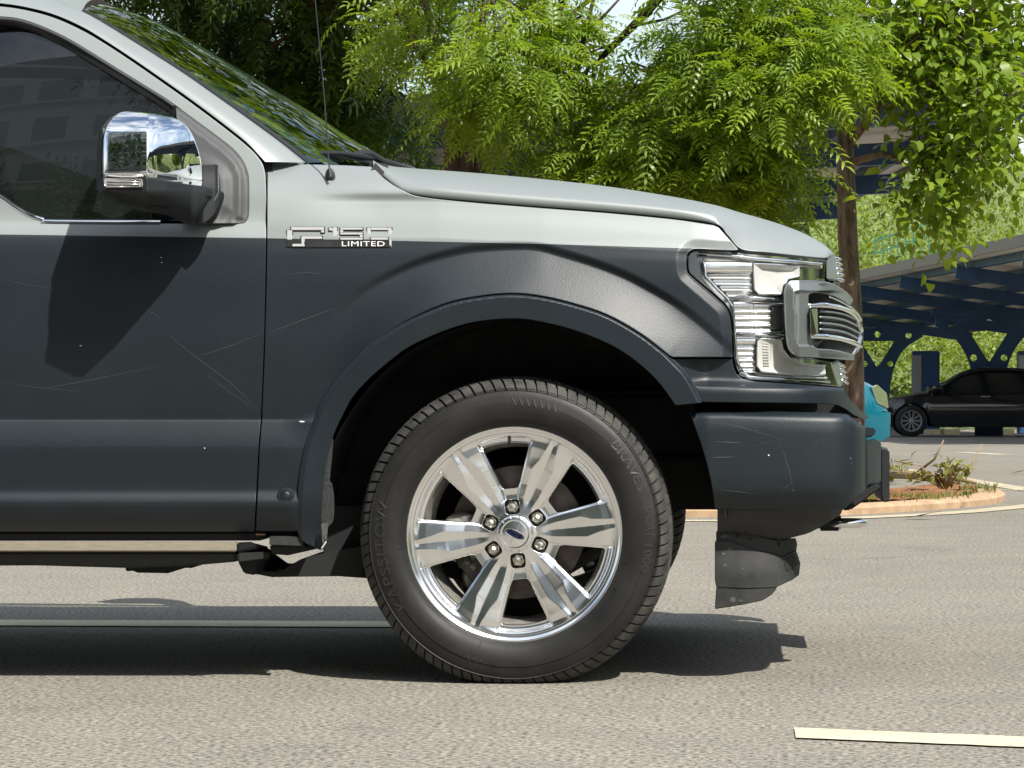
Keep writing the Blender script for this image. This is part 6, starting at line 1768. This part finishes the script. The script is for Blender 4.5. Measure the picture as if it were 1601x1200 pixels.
# ================================================================== what stands behind the photographer (seen in glass and chrome)
bld = empty('office_building', (-19, -19, 0), 'pale clad office building reflected in the door window', 'building')
m = MB(); m.box((0, -6, 13), (46, 12, 26)); wl_ = m.build('wall', M['clad'], bld)
for fl in range(7):
    for k in range(10):
        if fl < 1 and k % 3 == 0: continue
        m = MB(); m.box((-20.2 + k * 4.5, .0, 2.2 + fl * 3.5), (2.5 if fl % 2 else 3.1, .12, 1.9)); m.build('window', M['win_dark'], bld)
    m = MB(); m.box((0, .15, .95 + fl * 3.5), (46, .5, .18)); m.build('ledge', M['clad'], bld)
rl = np.random.default_rng(55)
hed = empty('hedge_row', (-7, -11.5, 0), 'dark green shrub row reflected in the door window', 'hedge')
hx = rl.uniform(-12, 4.6, 4200); P = np.stack([hx, rl.uniform(-1.2, 1.2, 4200), (9.2 + 1.2 * np.sin(hx * 1.3) + .6 * np.sin(hx * 3.7)) * rl.random(4200) ** .75], 1)
V, F = spray(BROAD, np.repeat(P, 3, 0) + rl.normal(0, .2, (12600, 3)), rl.normal(0, 1, (12600, 3)), rl.uniform(.20, .36, 12600), rl)
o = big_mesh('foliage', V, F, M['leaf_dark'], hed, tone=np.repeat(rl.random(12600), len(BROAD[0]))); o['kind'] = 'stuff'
carport('carport', (9, -26, 3.4), (16, -26, 3.8), (9, -8, 3.4), (16, -8, 3.8), 'blue steel solar carport behind the photographer, reflected in the mirror cap', (.03, .35, .66, .97), (.35, .66), n_purlin=6)
carport('carport', (6.8, -9, 3.3), (12.8, -9, 3.7), (6.8, 14, 3.3), (12.8, 14, 3.7), 'blue steel solar carport ahead of the truck, reflected in the mirror cap', (.03, .35, .66, .97), (.35, .66), n_purlin=6)
for i, (x_, y_, h_) in enumerate(((12, -32, 8), (24, -30, 9), (34, -10, 9), (36, 3, 11), (34, 16, 9))):
    t = empty('round_tree', (x_, y_, 0), ('leafy tree far behind the photographer to the right', 'tall leafy tree far behind the photographer', 'tree beyond the carport ahead of the truck', 'tallest tree beyond the carport ahead of the truck', 'tree left of the carport ahead of the truck')[i], 'tree', 'trees out of frame')
    m = MB(); m.tube([(0, 0, 0), (.1, 0, h_ * .4), (0, .1, h_ * .7)], [.22, .16, .06], 8); m.build('trunk', M['bark'], t, angle=180)
    q = rl.normal(size=(1500, 3)); q /= np.linalg.norm(q, axis=1)[:, None]; q *= (rl.random(1500) ** .4)[:, None]
    P = q * np.array([h_ * .42, h_ * .42, h_ * .33]) + np.array([0, 0, h_ * .66])
    V, F = spray(BROAD, np.repeat(P, 3, 0) + rl.normal(0, .25, (4500, 3)), rl.normal(0, 1, (4500, 3)), rl.uniform(.4, .7, 4500), rl)
    o = big_mesh('crown', V, F, M['leaf_far'], t, tone=np.repeat(rl.random(4500), len(BROAD[0]))); o['kind'] = 'stuff'

m = MB(); rows = []
for x_, z_ in ((30, 0), (38, 5), (50, 10), (70, 13)):
    rows.append([(x_ + 3 * math.sin(y_ * .13), y_, z_ * (1 + .15 * math.sin(y_ * .21 + x_))) for y_ in np.linspace(-70, 60, 50)])
m.loft(rows); o = m.build('hill', M['hill'], None, angle=180); o['kind'] = 'structure'  # unseen ridge added to replace bright sky in the mirror cap's reflection
